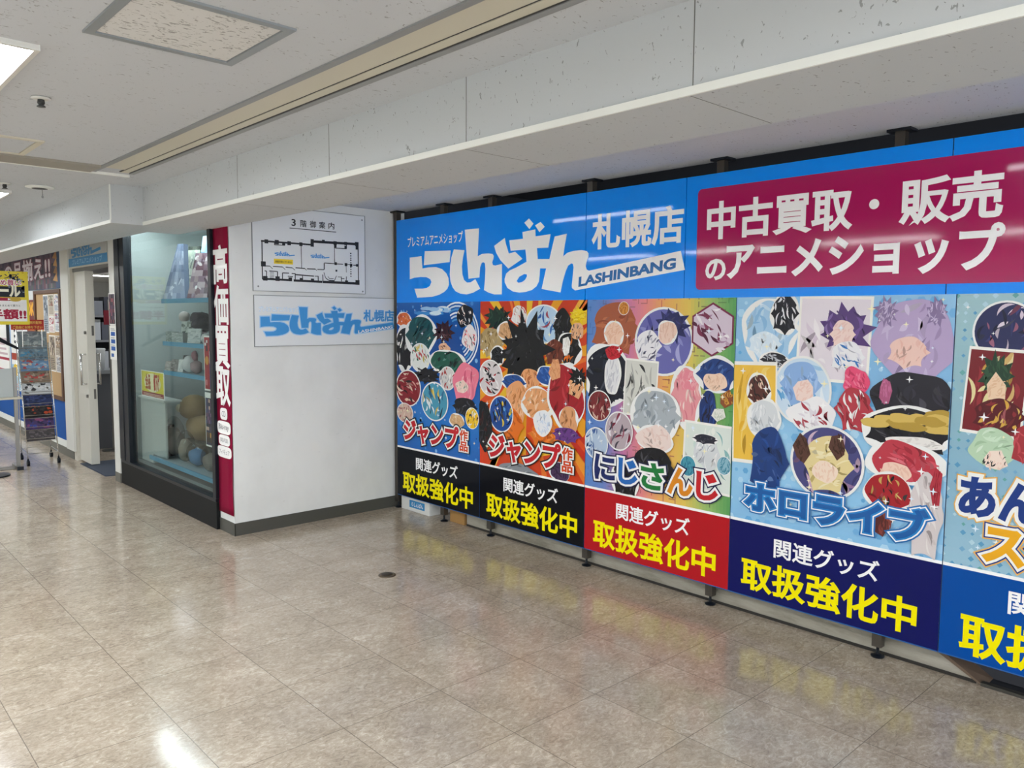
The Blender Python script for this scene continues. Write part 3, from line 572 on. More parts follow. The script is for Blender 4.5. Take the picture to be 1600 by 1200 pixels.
def backdrop(A, i, rd):
    z0, z1, w = A.z0, A.z1, A.w
    def grad(stops, vert=False, n=48):
        for k in range(n):
            t = (k+0.5)/n; j = min(int(t*(len(stops)-1)), len(stops)-2); c = lerp_hex(stops[j], stops[j+1], t*(len(stops)-1)-j)
            if vert: a, b = z0+(z1-z0)*k/n, z0+(z1-z0)*(k+1)/n; A.put([(0, a), (w, a), (w, b), (0, b)], c)
            else: a, b = w*k/n, w*(k+1)/n; A.put([(a, z0), (b, z0), (b, z1), (a, z1)], c)
    if i == 0:
        grad(['1b66bc', '2478cc', '1a5cb0', '124a98', '1c64b8'], True); A.up()
        for k in range(70):
            r_ = rd.uniform(0.004, 0.018); A.put(wob(rd.uniform(0, w), rd.uniform(z0, z1), r_, r_, rd, 0.02, 14), rd.choice(['4a94dc', '7ab8ea', '0f3f88', '3a84d0']))
    elif i == 1:
        grad(['d8401c', 'e2541e', 'd8481c', 'c83818'], True); A.up()
        for k in range(26):
            a = rd.uniform(0, 6.28); b = a+rd.uniform(0.03, 0.1); c_ = (0.5, 1.1)
            A.put([c_, (c_[0]+1.5*math.cos(a), c_[1]+1.5*math.sin(a)), (c_[0]+1.5*math.cos(b), c_[1]+1.5*math.sin(b))], rd.choice(['e8742a', 'f09a30', 'c8301a', 'f0b040']))
    elif i == 2:
        grad(['5a8ace', '6a86c8', 'c87aa8', 'e88a8c', 'ecb060', 'e8c85c', '9cc070', '5aa05c'])
        A.up()
        for k in range(420):
            u, z = rd.randrange(0, 50)*0.02, z0+rd.randrange(0, 57)*0.02; hz = rd.random() < 0.5; ln = rd.choice([0.02, 0.03, 0.04])
            t = u/w; c = lerp_hex(lerp_hex('4a78c0', 'd8685a', min(t*2, 1)), '4a9450', max(t*2-1, 0))
            A.put([(u, z), (u+(ln if hz else 0.006), z), (u+(ln if hz else 0.006), z+(0.006 if hz else ln)), (u, z+(0.006 if hz else ln))], c)
    elif i == 3:
        grad(['8cc4ec', '9cd0f2', '86bce6', '98c8ec'], True); A.up()
        for r_ in range(24):
            for q_ in range(20):
                if rd.random() < 0.55:
                    u, z = q_*0.052+(0.026 if r_ % 2 else 0), z0+r_*0.05; s_ = rd.choice([0.010, 0.016, 0.022])
                    A.put([(u+s_*math.cos(math.pi*k/3), z+s_*math.sin(math.pi*k/3)) for k in range(6)], rd.choice(['6aaee2', 'b4dcf6', '7ab8e8', 'a4d2f2']))
    else:
        grad(['9cc4d8', '8cb8d0', '94bcc8', 'a4c8d0'], True); A.up()
        for r_ in range(34):
            for q_ in range(30):
                if rd.random() < 0.6:
                    u, z, s_ = q_*0.035, z0+r_*0.035, rd.choice([0.008, 0.012])
                    A.put([(u-s_, z), (u, z-s_), (u+s_, z), (u, z+s_)], rd.choice(['5e9cc4', 'b8d8e4', '6aa8a8', '78acd0']))
    A.up(0.0002)
def artwork(i, y0, w):
    rd = random.Random(40+i); A = Art(y0, w, 0.512, 1.64); A.lift = 0.0004; backdrop(A, i, rd)
    for kd, u, z, ru, rz, cols in ART[i]:
        cols = cols.split(); base = cols[0]
        if kd == 'b' and ru > 0.05 and rd.random() < 0.4:
            A.put(wob(u, z, ru*1.13, rz*1.09, rd, 0.05), 'f4f4f2'); A.up(0.00004)
        if kd == 'b': A.put(shard(u, z, ru, rz, rd) if ru < 0.055 else (lobes if rd.random() < 0.65 else wob)(u, z, ru, rz, rd), base)
        elif kd == 's': A.put(spike(u, z, ru, rz, rd), base)
        elif kd == 'r':
            A.put(wob(u, z, ru, rz, rd, 0.0), 'f2f2f0'); A.up(); A.put(wob(u, z, ru*0.93, rz*0.93, rd, 0.0), base)
        elif kd == 'h':
            hx = lambda s_: [(u+ru*s_*math.cos(math.pi*(k+0.5)/3), z+rz*s_*math.sin(math.pi*(k+0.5)/3)) for k in range(6)]
            A.put(hx(1.02), cols[1]); A.up(); A.put(hx(0.94), base)
        elif kd == 'k':
            t = rd.uniform(-0.08, 0.08); c_, s_ = math.cos(t), math.sin(t)
            rec = lambda f: [(u+ru*f*a*c_-rz*f*b*s_, z+ru*f*a*s_+rz*f*b*c_) for a, b in ((-1,-1),(1,-1),(1,1),(-1,1))]
            A.put(rec(1.0), 'f6f4ee'); A.up(); A.put(rec(0.93), base)
        elif kd == 'a':
            for k in range(6):
                ro = 1-0.1*k; pts_ = [(u+ru*ro*math.cos(a), z+rz*ro*math.sin(a)) for a in (math.radians(-60+12*j) for j in range(16))]
                pts_ += [(u+ru*(ro-0.05)*math.cos(a), z+rz*(ro-0.05)*math.sin(a)) for a in (math.radians(120-12*j) for j in range(16))]
                A.put(pts_, cols[k % 3], A.lift+0.00002*k)
        elif kd == 'x':
            for k in range(14):
                a = 2*math.pi*k/14+rd.uniform(-0.1, 0.1); A.put([(u, z), (u+ru*1.5*math.cos(a), z+rz*1.5*math.sin(a)), (u+ru*1.5*math.cos(a+0.14), z+rz*1.5*math.sin(a+0.14))], cols[k % 2], A.lift+0.00001*k)
            A.up(0.00014)
        elif kd in 'tg':
            for k in range(12): A.put(wob(u+rd.uniform(-1, 1)*ru, z+rd.uniform(-1, 1)*rz*0.6, ru*0.35, rz*0.4, rd, 0.1, 18), cols[k % len(cols)], A.lift+0.00002*k)
            A.up(0.00024)
        A.up()
        if kd in 'bsrhk':
            # flat shapes of the print: tapered locks, folds and shards in the palette of that patch
            ncol = len(cols); dom = rd.uniform(0.9, 2.3) if rd.random() < 0.7 else rd.uniform(0, 3.14)
            for k in range(26):
                cc = cols[1+k % (ncol-1)] if ncol > 1 else base
                if ru > 0.07 and rd.random() < 0.5: cc = lerp_hex(cc, rd.choice(['ffffff', '000000']), rd.uniform(0.05, 0.24))
                q0 = math.sqrt(rd.random())*0.85; qa = rd.uniform(0, 6.28); sx0, sz0 = q0*math.cos(qa), q0*math.sin(qa)
                a = dom+rd.gauss(0, 0.45); ln = rd.uniform(0.25, 0.75); cv = rd.uniform(-1.0, 1.0); wd = rd.uniform(0.025, 0.085)
                L_, R_ = [], []
                for j in range(9):
                    f = j/8-0.5; th = a+cv*f; w_ = wd*math.cos(math.pi*f)
                    for sg_, lst in ((1, L_), (-1, R_)):
                        x_, z_ = sx0+ln*f*math.cos(th)-sg_*w_*math.sin(th), sz0+ln*f*math.sin(th)+sg_*w_*math.cos(th)
                        if kd == 'k': x_, z_ = max(-0.9, min(0.9, x_)), max(-0.9, min(0.9, z_))
                        else:
                            r_ = math.hypot(x_, z_); lim_ = 0.92 if kd in 'rh' else 0.95
                            if kd == 's': lim_ = 0.8
                            if r_ > lim_: x_, z_ = x_/r_*lim_, z_/r_*lim_
                        lst.append((u+ru*x_, z+rz*z_))
                A.put(L_+R_[::-1], cc, A.lift+0.00003*(k % 7))
            A.up(0.00021)
    for k in range(46):
        u, z, r_ = rd.uniform(0.03, w-0.03), rd.uniform(0.6, 1.62), rd.uniform(0.006, 0.02); cc = rd.choice(['ffffff', 'fdf6d0', 'ffffff', 'e8f4ff'])
        A.put([(u+r_*(1.0 if j % 2 == 0 else 0.28)*math.cos(math.pi*j/4), z+r_*(1.0 if j % 2 == 0 else 0.28)*math.sin(math.pi*j/4)) for j in range(8)], cc, A.lift+0.00001*k)
    A.up(0.0005)
    return A
YS = [5.185, 4.175, 3.185, 2.175, 1.152]
STRIP = ['14171e', '121319', 'b81e26', '161a5e', '0a4ea2']
LBL = ['narrow blue poster panel with red title, farthest from the viewer in the row',
       'orange poster panel with a red title over a black caption strip',
       'rainbow poster panel with five-colour title over a red caption strip',
       'light blue poster panel with blue outlined title over a navy caption strip',
       'poster panel with yellow and navy title over a bright blue caption strip']
OUT = 0.0
for i, y0 in enumerate(YS):
    y1 = YS[i+1]+0.004 if i < 4 else 0.155; w = y0-y1
    t = thing('poster_panel', LBL[i], 'poster', (XF, y0, 0.113), 'poster panels under the shop sign')
    MB().box((XF, y0, 0.113), (XF+0.006, y1, 1.64)).build('panel', mat('panel_core', '1d5fa8', 0.3), t)
    MB().box((XF-0.0006, y0, 0.118), (XF, y1, 0.498)).build('caption_strip', vinyl('strip_%d' % i, STRIP[i], 0.16, 0.02, 0.12), t)
    MB().box((XF-0.0008, y0, 0.498), (XF, y1, 0.512)).build('white_rule', M_LETTER, t)
    A = artwork(i, y0, w); A.mb.build('artwork', M_PRINT, t)
    lf = A.lift+0.0004
    def pt(nm, s, u0, u1, z0, z1, bold, m_, lift, col=None, mb=None):
        b_ = stext(mb or MB(), s, y0-u0, y0-u1, z0, z1, lift, bold, col)
        if not mb: b_.build(nm, m_, t)
    tq = ((0.066, 0.925) if i != 0 else (0.066, 0.93))
    if i < 4:
        pt('caption_lettering', '関連グッズ', 0.25, 0.76, 0.352, 0.447, 0.02, M_LETTER, 0.001)
        pt('offer_lettering', '取扱強化中', tq[0]+0.01, tq[1], 0.157, 0.312, 0.028, M_YEL, 0.001)
    else:
        pt('caption_lettering', '関連グッズ', 0.25, 0.76, 0.357, 0.452, 0.02, M_LETTER, 0.001)
        pt('offer_lettering', '取扱強化中', 0.082, 0.93, 0.142, 0.312, 0.028, M_YEL, 0.001)
    INK_BLACK, INK_RED = '1a1a1e', 'c8202a'
    mb = MB()
    def layered(s, u0, u1, z0, z1, layers):
        for k, (bd, cl) in enumerate(layers): stext(mb, s, y0-u0, y0-u1, z0, z1, lf+0.0005*k, bd, cl)
    if i in (0, 1):
        u0 = 0.106 if i == 0 else 0.116; LR = [(0.16, INK_BLACK), (0.11, 'f6f6f4')]
        layered('ジャンプ', u0, u0+0.67, 0.57, 0.732, LR+[(0.045, INK_RED)]); layered('ジ', u0, u0+0.165, 0.57, 0.72, [(0.0, INK_RED)] if i == 5 else [(0.0, INK_RED)])
        for ch, za, zb in (('作', 0.648, 0.722), ('品', 0.572, 0.638)): layered(ch, u0+0.69, u0+0.775, za, zb, [(0.22, INK_BLACK), (0.15, 'f6f6f4'), (0.04, 'd84a20')])
    elif i == 2:
        for ch, ua, ub, cl in (('に', 0.09, 0.235, '1c2a66'), ('じ', 0.275, 0.40, '2468b8'), ('さ', 0.44, 0.585, '1d7a3c'), ('ん', 0.625, 0.775, 'e08a20'), ('じ', 0.81, 0.93, 'c8222a')):
            layered(ch, ua, ub, 0.575, 0.715, [(0.15, '1c2048'), (0.11, 'f8f8f8'), (0.04, cl)])
    elif i == 3:
        layered('ホロライブ', 0.095, 0.955, 0.575, 0.715, [(0.15, '2a72b8'), (0.11, 'f8fafc'), (0.075, '2a86cc'), (0.03, '1c5fa8')])
    else:
        layered('あんさんぶる', 0.055, 0.94, 0.735, 0.885, [(0.16, 'f0b860'), (0.13, 'f8f8f4'), (0.045, '173a86')])
        layered('スターズ', 0.155, 0.80, 0.555, 0.715, [(0.16, 'f0b860'), (0.13, '173a86'), (0.10, 'f8f8f4'), (0.045, 'f2b01e')])
    mb.build('title_lettering', M_PRINT, t)

fr = thing('steel_framework', 'grey steel post frame carrying the sign and posters', 'steel frame', (3.60, 2.6, 0))
for y in (5.215, 4.62, 4.09, 3.19, 2.30, 1.415, 0.53, -0.36):
    p = MB().box((3.584, y-0.021, 0.05), (3.624, y+0.021, 2.34)).build('post', mat('post_steel', '57524c', 0.4, 0.5, 0.7), fr)
    g = MB().tube((3.604, y, 0.012), (3.604, y, 0.05), 0.007, 10); g.lathe((3.604, y, 0), [(0.028, 0.0), (0.03, 0.006), (0.012, 0.014)], 18); g.build('levelling_foot', M_BLACK, p)
    MB().box((3.565, y-0.05, 2.34), (3.645, y+0.05, 2.3515)).build('top_plate', M_BLACK, p)
for z in (0.20, 1.60, 2.20): MB().box((3.586, -0.9, z), (3.622, 5.18, z+0.03)).build('rail', M_STEEL, fr)

t = thing('carton', 'white carton with a blue printed logo under the blue poster', 'box', (3.70, 4.98, 0))
MB().box((3.60, 4.80, 0.0), (3.82, 5.17, 0.13)).build('body', mat('carton_white', 'dfe0dc', 0.6), t, bevel=0.003)
q = MB().box((3.5992, 5.06, 0.03), (3.60, 4.86, 0.088)).build('logo_patch', mat('carton_blue', '2a86c0', 0.5), t)
text(MB(), 'らしんばん', (3.599, 5.03, 0.042), (3.599, 4.88, 0.042), (3.599, 5.03, 0.076), N, 0.0004, 0.02).build('lettering', M_LETTER, q)
t = tag(MB().box((3.635, 4.42, 0.0), (3.66, 4.59, 0.16)).build('cardboard_sheet', mat('cardboard', 'a8804a', 0.8), bevel=0.002), 'brown cardboard offcut standing on the floor beside the white carton', 'cardboard')

# ---------------------------------------------------------------- boards on the back wall
NB = (0, -1, 0)
def btext(mb, s, h0, h1, z0, z1, y, lift, bold=0.0, col=None):
    return text(mb, s, (h0, y, z0), (h1, y, z0), (h0, y, z1), NB, lift, bold, col)
INK = mat('black_ink', '16181c', 0.5); M_BOARD = mat('white_board', 'e4e8ea', 0.3)
def edge(x0, x1, z0, z1, par):
    q = MB(); y0, y1, k = YB-0.0092, YB-0.0005, 0.003
    q.box((x0-k, y0, z0-k), (x0, y1, z1+k)); q.box((x1, y0, z0-k), (x1+k, y1, z1+k)); q.box((x0, y0, z0-k), (x1, y1, z0)); q.box((x0, y0, z1), (x1, y1, z1+k))
    q.build('shade_edge', mat('edge_grey', '7c8082', 0.5), par)  # dark outline put round the board in place of its shadow edge
t = thing('floor_plan_board', 'white floor plan board with black plan drawing high on the white wall', 'sign', (2.875, YB, 1.705))
yb = YB-0.008
MB().box((2.427, yb, 1.705), (3.326, YB, 2.292)).build('board', M_BOARD, t, bevel=0.001)
edge(2.427, 3.326, 1.705, 2.292, t)
q = MB(); btext(q, '3', 2.722, 2.752, 2.172, 2.219, yb, 0.0008, 0.02)
for k, ch in enumerate('階御案内'): btext(q, ch, 2.79+0.0755*k, 2.838+0.0755*k, 2.170+0.001*k, 2.218+0.001*k, yb, 0.0008, 0.015)
q.box((2.705, yb-0.0008, 2.152), (3.08, yb, 2.157)); q.build('lettering', INK, t)
q = MB()
for x0, z0, x1, z1, w in PLAN_LINES:
    d = Vector((x1-x0, z1-z0)); n = Vector((-d.y, d.x)).normalized()*w*0.5
    q.add([(x0+n.x, yb-0.0006, z0+n.y), (x1+n.x, yb-0.0006, z1+n.y), (x1-n.x, yb-0.0006, z1-n.y), (x0-n.x, yb-0.0006, z0-n.y)], [(0, 1, 2, 3)])
for x0, z0, w in PLAN_DOTS: q.box((x0-w/2, yb-0.0009, z0-w/2), (x0+w/2, yb, z0+w/2))
for k in range(11): q.box((3.197, yb-0.0007, 2.0-0.017*k), (3.208, yb, 2.010-0.017*k-(0.003 if k % 3 else 0)))
q.build('plan_drawing', INK, t)
q = MB()
for ox in (2.578, 2.857): polys(q, LOGO, (ox, yb, 1.95), (0.061, 0, 0), (0, 0, 0.072), NB, 0.0008)
q.build('plan_logos', mat('logo_blue', '3f97dc', 0.4), t)
MB().box((2.582, yb-0.0007, 1.897), (2.727, yb, 1.932)).build('yellow_note', mat('note_yellow', 'f0d22c', 0.5), t)
q = MB(); btext(q, '当館駐車場はございません', 2.590, 2.720, 1.906, 1.921, yb, 0.001, 0.015); q.build('note_lettering', INK, t)
for x, z in ((2.462, 1.735), (3.305, 1.722), (2.462, 2.268), (3.303, 2.262)):
    MB().tube((x, yb, z), (x, yb-0.003, z), 0.006, 12).build('screw', M_GREYTRIM, t)
t = thing('logo_board', 'wide white board with light blue outlined shop logo below the floor plan', 'sign', (3.02, YB, 1.318))
MB().box((2.430, YB-0.008, 1.318), (3.62, YB, 1.672)).build('board', M_BOARD, t, bevel=0.001)
edge(2.430, 3.62, 1.318, 1.672, t)
polys(MB(), LOGO, (2.394, yb, 1.374), (0.4457, 0, 0), (0, 0, 0.44), NB, 0.0008, 0.016).build('logo_outline', mat('pale_blue', 'a8d2f4', 0.4), t)
lg = polys(MB(), LOGO, (2.394, yb, 1.374), (0.4457, 0, 0), (0, 0, 0.44), NB, 0.0016).build('logo', mat('logo_blue'), t)
text(MB(), 'LASHINBANG', (3.262, yb, 1.402), (3.575, yb, 1.440), (3.262, yb, 1.424), NB, 0.0024, 0.02).build('latin_lettering', M_LETTER, t)
q = MB(); btext(q, '札幌店', 3.312, 3.588, 1.495, 1.58, yb, 0.0008, 0.06); q.build('town_outline', mat('pale_blue'), t)
q = MB(); btext(q, '札幌店', 3.312, 3.588, 1.495, 1.58, yb, 0.0016, 0.02); q.build('town_lettering', mat('logo_blue'), t)
q = MB(); btext(q, 'プレミアムアニメショップ', 2.465, 2.765, 1.56, 1.595, yb, 0.0008, 0.05); q.build('small_outline', mat('pale_blue'), t)
q = MB(); btext(q, 'プレミアムアニメショップ', 2.465, 2.765, 1.56, 1.595, yb, 0.0016, 0.0); q.build('small_lettering', M_LETTER, t)

# ---------------------------------------------------------------- crimson banner on the corner pillar
XB = XC-0.004
def ltext(mb, s, h0, h1, z0, z1, x, lift, bold=0.0, col=None):
    return text(mb, s, (x, h0, z0), (x, h1, z0), (x, h0, z1), N, lift, bold, col)
t = thing('buying_banner', 'crimson vertical banner with white kanji on the narrow pillar face', 'banner', (XB, 5.38, 0.14))
rows = 40; q = MB(); ys_ = [5.252, 5.34, 5.43, 5.515]
for k in range(rows+1):
    z = 0.14+(2.36-0.14)*k/rows; b = 0.006*math.sin(k*0.55)*math.sin(k*0.17+1)
    for j, y in enumerate(ys_): q.v.append((XB-0.004-0.002*math.sin(k*0.3+j), y+(b if j == 0 else 0)+0.004, z))
for k in range(rows):
    for j in range(3): q.f.append((k*4+j, k*4+j+1, k*4+j+5, k*4+j+4)); q.c.append(None)
o = q.build('cloth', vinyl('banner_crimson', '860c34', 0.6, 0.05, 0.12), t, smooth=True); md = o.modifiers.new('s', 'SOLIDIFY'); md.thickness = 0.0015; md.offset = 0
q = MB()
for ch, z0, z1 in (('高', 1.755, 2.005), ('価', 1.470, 1.732), ('買', 1.175, 1.452), ('取', 0.915, 1.170)): ltext(q, ch, 5.492, 5.265, z0, z1, XB-0.007, 0.001, 0.03)
q.build('kanji_lettering', M_LETTER, t)
for s, h0, h1, z0, z1 in (('CD', 5.437, 5.318, 0.805, 0.888), ('Blu-ray', 5.492, 5.268, 0.703, 0.795), ('同人誌', 5.470, 5.285, 0.622, 0.698), ('フィギュア', 5.50, 5.262, 0.536, 0.618)):
    cy, cz, hw, hh = (h0+h1)/2, (z0+z1)/2, (h0-h1)/2, (z1-z0)/2; pts_ = []
    for a in range(32):
        th = 2*math.pi*a/32; cs, sn = math.cos(th), math.sin(th)
        pts_.append((cy-hw*math.copysign(abs(cs)**0.45, cs), cz+hh*math.copysign(abs(sn)**0.6, sn)))
    pl = MB().add([(XB-0.0078, y, z) for y, z in pts_], [tuple(range(32))]).build('tag', M_LETTER, t)
    q = MB(); ltext(q, s, h0-0.03, h1+0.03, z0+0.022, z1-0.022, XB-0.0085, 0.0004, 0.0); q.build('lettering', mat('tag_ink', '6a6a72', 0.5), pl)

# ---------------------------------------------------------------- display window
XG = 2.246
w1 = sroot('window_1', (XG, 6.5, 0))
MB().box((XG-0.012, 5.50, 0), (XG+0.05, 7.78, 0.20)).build('kick_panel', M_KICK, w1, bevel=0.003)
MB().box((XG-0.018, 5.50, 0.20), (XG+0.06, 7.62, 0.225)).build('sill', M_BLACK, w1, bevel=0.003)
MB().box((XG-0.018, 5.495, 0.225), (XG+0.02, 5.545, CZ)).build('frame', M_BLACK, w1, bevel=0.003)
q = MB(); q.box((XG-0.018, 7.37, 0.225), (XG+0.05, 7.635, CZ)); q.box((XG-0.024, 7.49, 0.225), (XG-0.018, 7.50, CZ)); q.build('frame', M_BLACK, w1, bevel=0.003)
MB().box((XG+0.01, 5.545, 0.225), (XG+0.018, 7.37, 2.352)).build('glass_pane', M_GLASS, w1)
MB().box((XG-0.003, 6.0, 0.195), (XG+0.0, 6.2, 0.212)).build('sticker', mat('sticker_blue', '6a86b0', 0.4), w1)
M_CASE = mat('case_lining', 'aab2b0', 0.6); M_CASE2 = mat('case_grey', '777f80', 0.7)
sbox('wall_case_back', (3.05, 5.53, 0.0), (3.1, 7.5, CZ), M_CASE)
sbox('wall_case_end', (XG+0.06, 7.40, 0.0), (3.05, 7.5, CZ), M_CASE)
sbox('wall_case_near', (XG+0.12, 5.53, 0.0), (3.05, 5.56, CZ), M_CASE2)
sbox('floor_case', (XG+0.06, 5.56, 0.0), (3.05, 7.40, 0.25), M_CASE2)
sbox('ceiling_case', (XG+0.06, 5.56, 2.352), (3.05, 7.40, CZ), M_CASE)
t = thing('added_case_light', 'added unseen light bar brightening the shop window from behind the soffit', 'light', (2.36, 6.5, 2.352))  # lamp added out of sight to brighten the goods in the window
MB().box((2.34, 5.75, 2.325), (2.40, 7.25, 2.352)).build('housing', M_WHITE, t)
MB().box((2.345, 5.77, 2.318), (2.395, 7.23, 2.325)).build('diffuser', M_CASEFILL, t)
M_SHELF = mat('shelf_blue', '4f93b4', 0.4)
def yat(col, x): return x/math.tan(yaw+math.atan((col-800)/1233.3))     # y of the sight line that shows x at that column
cab = thing('display_rack', 'grey display rack with blue shelf edges inside the shop window', 'display rack', (2.6, 6.2, 0.25))
MB().box((2.80, 5.60, 0.25), (2.84, 6.70, 2.2)).build('back_panel', M_CASE2, cab)
for k in range(9): MB().box((2.794, 5.62, 0.78+0.035*k), (2.80, 6.6, 0.79+0.035*k)).build('vent_slat', mat('slat_grey', '8b9391', 0.6), cab)
for z, y1, x0 in ((1.65, 6.68, 2.31), (1.308, 6.69, 2.315), (1.07, 6.69, 2.315), (0.32, 7.05, 2.30)):
    s_ = MB().box((x0, 5.62, z-0.014), (2.80, y1, z)).build('shelf', mat('shelf_top', '9fb4bc', 0.4), cab)
    MB().box((x0-0.010, 5.62, z-0.024), (x0, y1, z+0.010)).build('edge_strip', M_SHELF, s_)
for y in (5.63, 6.66): MB().box((2.775, y, 0.25), (2.80, y+0.02, 2.2)).build('upright', M_GREYTRIM, cab)
t = thing('pedestal', 'pale box pedestal carrying the yellow price card in the shop window', 'pedestal', (2.39, 7.22, 0.25))
MB().box((2.33, 7.07, 0.25), (2.46, 7.36, 0.805)).build('body', mat('pedestal_grey', 'b4bcb8', 0.5), t, bevel=0.004)
MB().box((2.315, 6.74, 0.805), (2.465, 7.38, 0.82)).build('top', mat('pedestal_top', 'c6ccc8', 0.5), t)
MB().box((2.33, 6.75, 0.33), (2.345, 7.07, 0.805)).build('front_board', mat('pedestal_grey'), t)

# flat printed things: a helper for generic sheets
def sheet(name, label, cat, x, ya, yb_, z0, z1, ops, group=None, th=0.002, m=None, tilt=0.0, parent=None):
    """a print standing in a plane x = const, seen from the corridor; ops in (u,v) of the sheet"""
    t = MB(); t.box((x, ya, z0), (x+th, yb_, z1), 'f0efea'); Wd, Hd = ya-yb_, z1-z0
    for k, op in enumerate(ops):
        lf = 0.0003*(k+1)
        P_ = lambda u, v: (x-lf, ya-u*Wd, z0+v*Hd)
        if op[0] == 'r': _, u0, v0, u1, v1, c_ = op; t.add([P_(u0, v0), P_(u1, v0), P_(u1, v1), P_(u0, v1)], [(0, 1, 2, 3)], c_)
        elif op[0] == 'e':
            _, u, v, ru, rv, c_ = op; t.add([P_(u+ru*math.cos(a*0.3927), v+rv*math.sin(a*0.3927)) for a in range(16)], [tuple(range(16))], c_)
        elif op[0] == 'm':
            _, u0, v0, u1, v1, nx, ny, cs, sd = op; rd = random.Random(sd); cs = cs.split()
            for i in range(nx):
                for j in range(ny):
                    a, b = u0+(u1-u0)*i/nx, v0+(v1-v0)*j/ny; du, dv = (u1-u0)/nx, (v1-v0)/ny
                    t.add([P_(a, b), P_(a+du, b), P_(a+du, b+dv), P_(a, b+dv)], [(0, 1, 2, 3)], rd.choice(cs))
        elif op[0] == 'x':
            _, s, u0, v0, u1, v1, bd, c_ = op; text(t, s, P_(u0, v0), P_(u1, v0), P_(u0, v1), N, 0.0, bd, c_)
        elif op[0] == 'l':
            _, u0, v0, u1, v1, n_, c_ = op
            for i in range(n_):
                b = v0+(v1-v0)*i/n_; h = (v1-v0)/n_*0.45; t.add([P_(u0, b), P_(u1-(0.1*(i % 3)), b), P_(u1-(0.1*(i % 3)), b+h), P_(u0, b+h)], [(0, 1, 2, 3)], c_)
    o = t.build(name, M_PAPER if m is None else m, parent)
    if label: tag(o, label, cat, group)
    return o
sheet('window_poster', 'red and blue poster taped inside the display window beside its frame', 'poster', XG+0.022, 5.745, 5.548, 0.985, 1.385,
      [('r', .05, .03, .95, .97, 'a8242c'), ('r', .5, .03, .95, .55, '1f4f9a'), ('r', .5, .50, .95, .72, 'c8d0d8'), ('e', .27, .55, .17, .08, 'd89a40'), ('m', .1, .72, .9, .92, 6, 4, '22222a a8242c e8e4e0 8a1a22', 3), ('m', .55, .1, .9, .45, 4, 4, '1f4f9a c8803a 2a62b8 173c78', 4), ('r', .12, .1, .3, .2, 'd87a80')])
sheet('window_poster', 'dark purple poster taped inside the display window under the red one', 'poster', XG+0.022, 5.745, 5.548, 0.575, 0.972,
      [('r', .04, .03, .96, .9, '2a2a4a'), ('m', .06, .3, .94, .88, 7, 9, '2a2a4a 43375e 1c1c30 7a5a80 c8a898 34406e 5a3a58', 5), ('m', .1, .08, .9, .26, 6, 2, '3a2a24 b8863a 2a2022 6a4a2a', 6), ('r', .04, .9, .3, .985, 'e8e8e4')])
sheet('price_card', 'yellow price card with red lettering on the pale pedestal', 'card', 2.335, 7.34, 6.77, 0.821, 1.05,
      [('r', .03, .04, .97, .97, 'e8d82a'), ('e', .5, .56, .36, .36, 'f6f2c0'), ('r', .03, .04, .97, .2, '9a2a38'), ('x', '全品', .2, .32, .42, .86, .05, 'c05a28'), ('x', '値下げ', .56, .30, .80, .90, .05, 'c03a20'), ('l', .1, .07, .95, .17, 2, 'e8c8b0')])

# goods in the display window
rd = random.Random(9)
GS = mat('plush_white', 'cfcfcd', 0.9)
def slab(name, label, cat, col, x, z, w, h, d, lean, cols, group=None, taper=1.0):
    """an upright package turned to face the corridor, leaning back"""
    m = MB(); n, k = 5, 8; cs = cols.split(); y = yat(col, x); wx, wy = 0.42, -0.907
    P_ = lambda i, j, f: (x+(i/n-0.5)*w*wx*(1-(1-taper)*j/k)+(f*d+lean*j/k)*0.907, y+(i/n-0.5)*w*wy*(1-(1-taper)*j/k)+(f*d+lean*j/k)*0.42, z+h*j/k)
    m.add([P_(0,0,0),P_(n,0,0),P_(n,0,1),P_(0,0,1),P_(0,k,0),P_(n,k,0),P_(n,k,1),P_(0,k,1)], [(0,3,2,1),(4,5,6,7),(1,2,6,5),(2,3,7,6),(3,0,4,7)], cs[0])
    for i in range(n):
        for j in range(k): m.add([P_(i,j,0),P_(i+1,j,0),P_(i+1,j+1,0),P_(i,j+1,0)], [(0,1,2,3)], lerp_hex(cs[0], rd.choice(cs), 0.55))
    for i in range(14):
        u0, v0, a_ = rd.uniform(.5, n-.5), rd.uniform(.6, k-.8), rd.uniform(0, 3.14); l_, w_ = rd.uniform(.3, 1.0), rd.uniform(.12, .4)
        pp = [(min(max(u0+l_*c0*math.cos(a_)-w_*s0*math.sin(a_), .05), n-.05), min(max(v0+l_*c0*math.sin(a_)+w_*s0*math.cos(a_), .05), k-.05)) for c0, s0 in ((math.cos(q*0.785), math.sin(q*0.785)) for q in range(8))]
        m.add([(p[0]-0.0004-0.00003*i, p[1]-0.0003, p[2]) for p in (P_(x_, z_, 0) for x_, z_ in pp)], [tuple(range(8))], rd.choice(cs))
    return tag(m.build(name, M_PRINT), label, cat, group)
G1 = 'packages on the top window shelf'
slab('wrapped_figure_box', 'tall tapering grey blue package at the end of the top window shelf', 'package', 273, 2.37, 1.652, 0.24, 0.46, 0.05, 0.09, '6a7488 8a90a0 4a5468 b0b4bc 7a8090', G1, 0.25)
slab('wrapped_poster', 'dark olive package standing behind the leaning pale one on the top shelf', 'package', 303, 2.68, 1.652, 0.16, 0.48, 0.03, 0.03, '5a6058 3a4440 7a8078 8a98a0 48504c', G1, 0.8)
slab('wrapped_poster', 'pale green leaning package in the middle of the top window shelf', 'package', 292, 2.48, 1.652, 0.18, 0.42, 0.03, 0.10, 'a0a898 b8bcb0 88948c c8c8c4 6a7470', G1, 0.8)
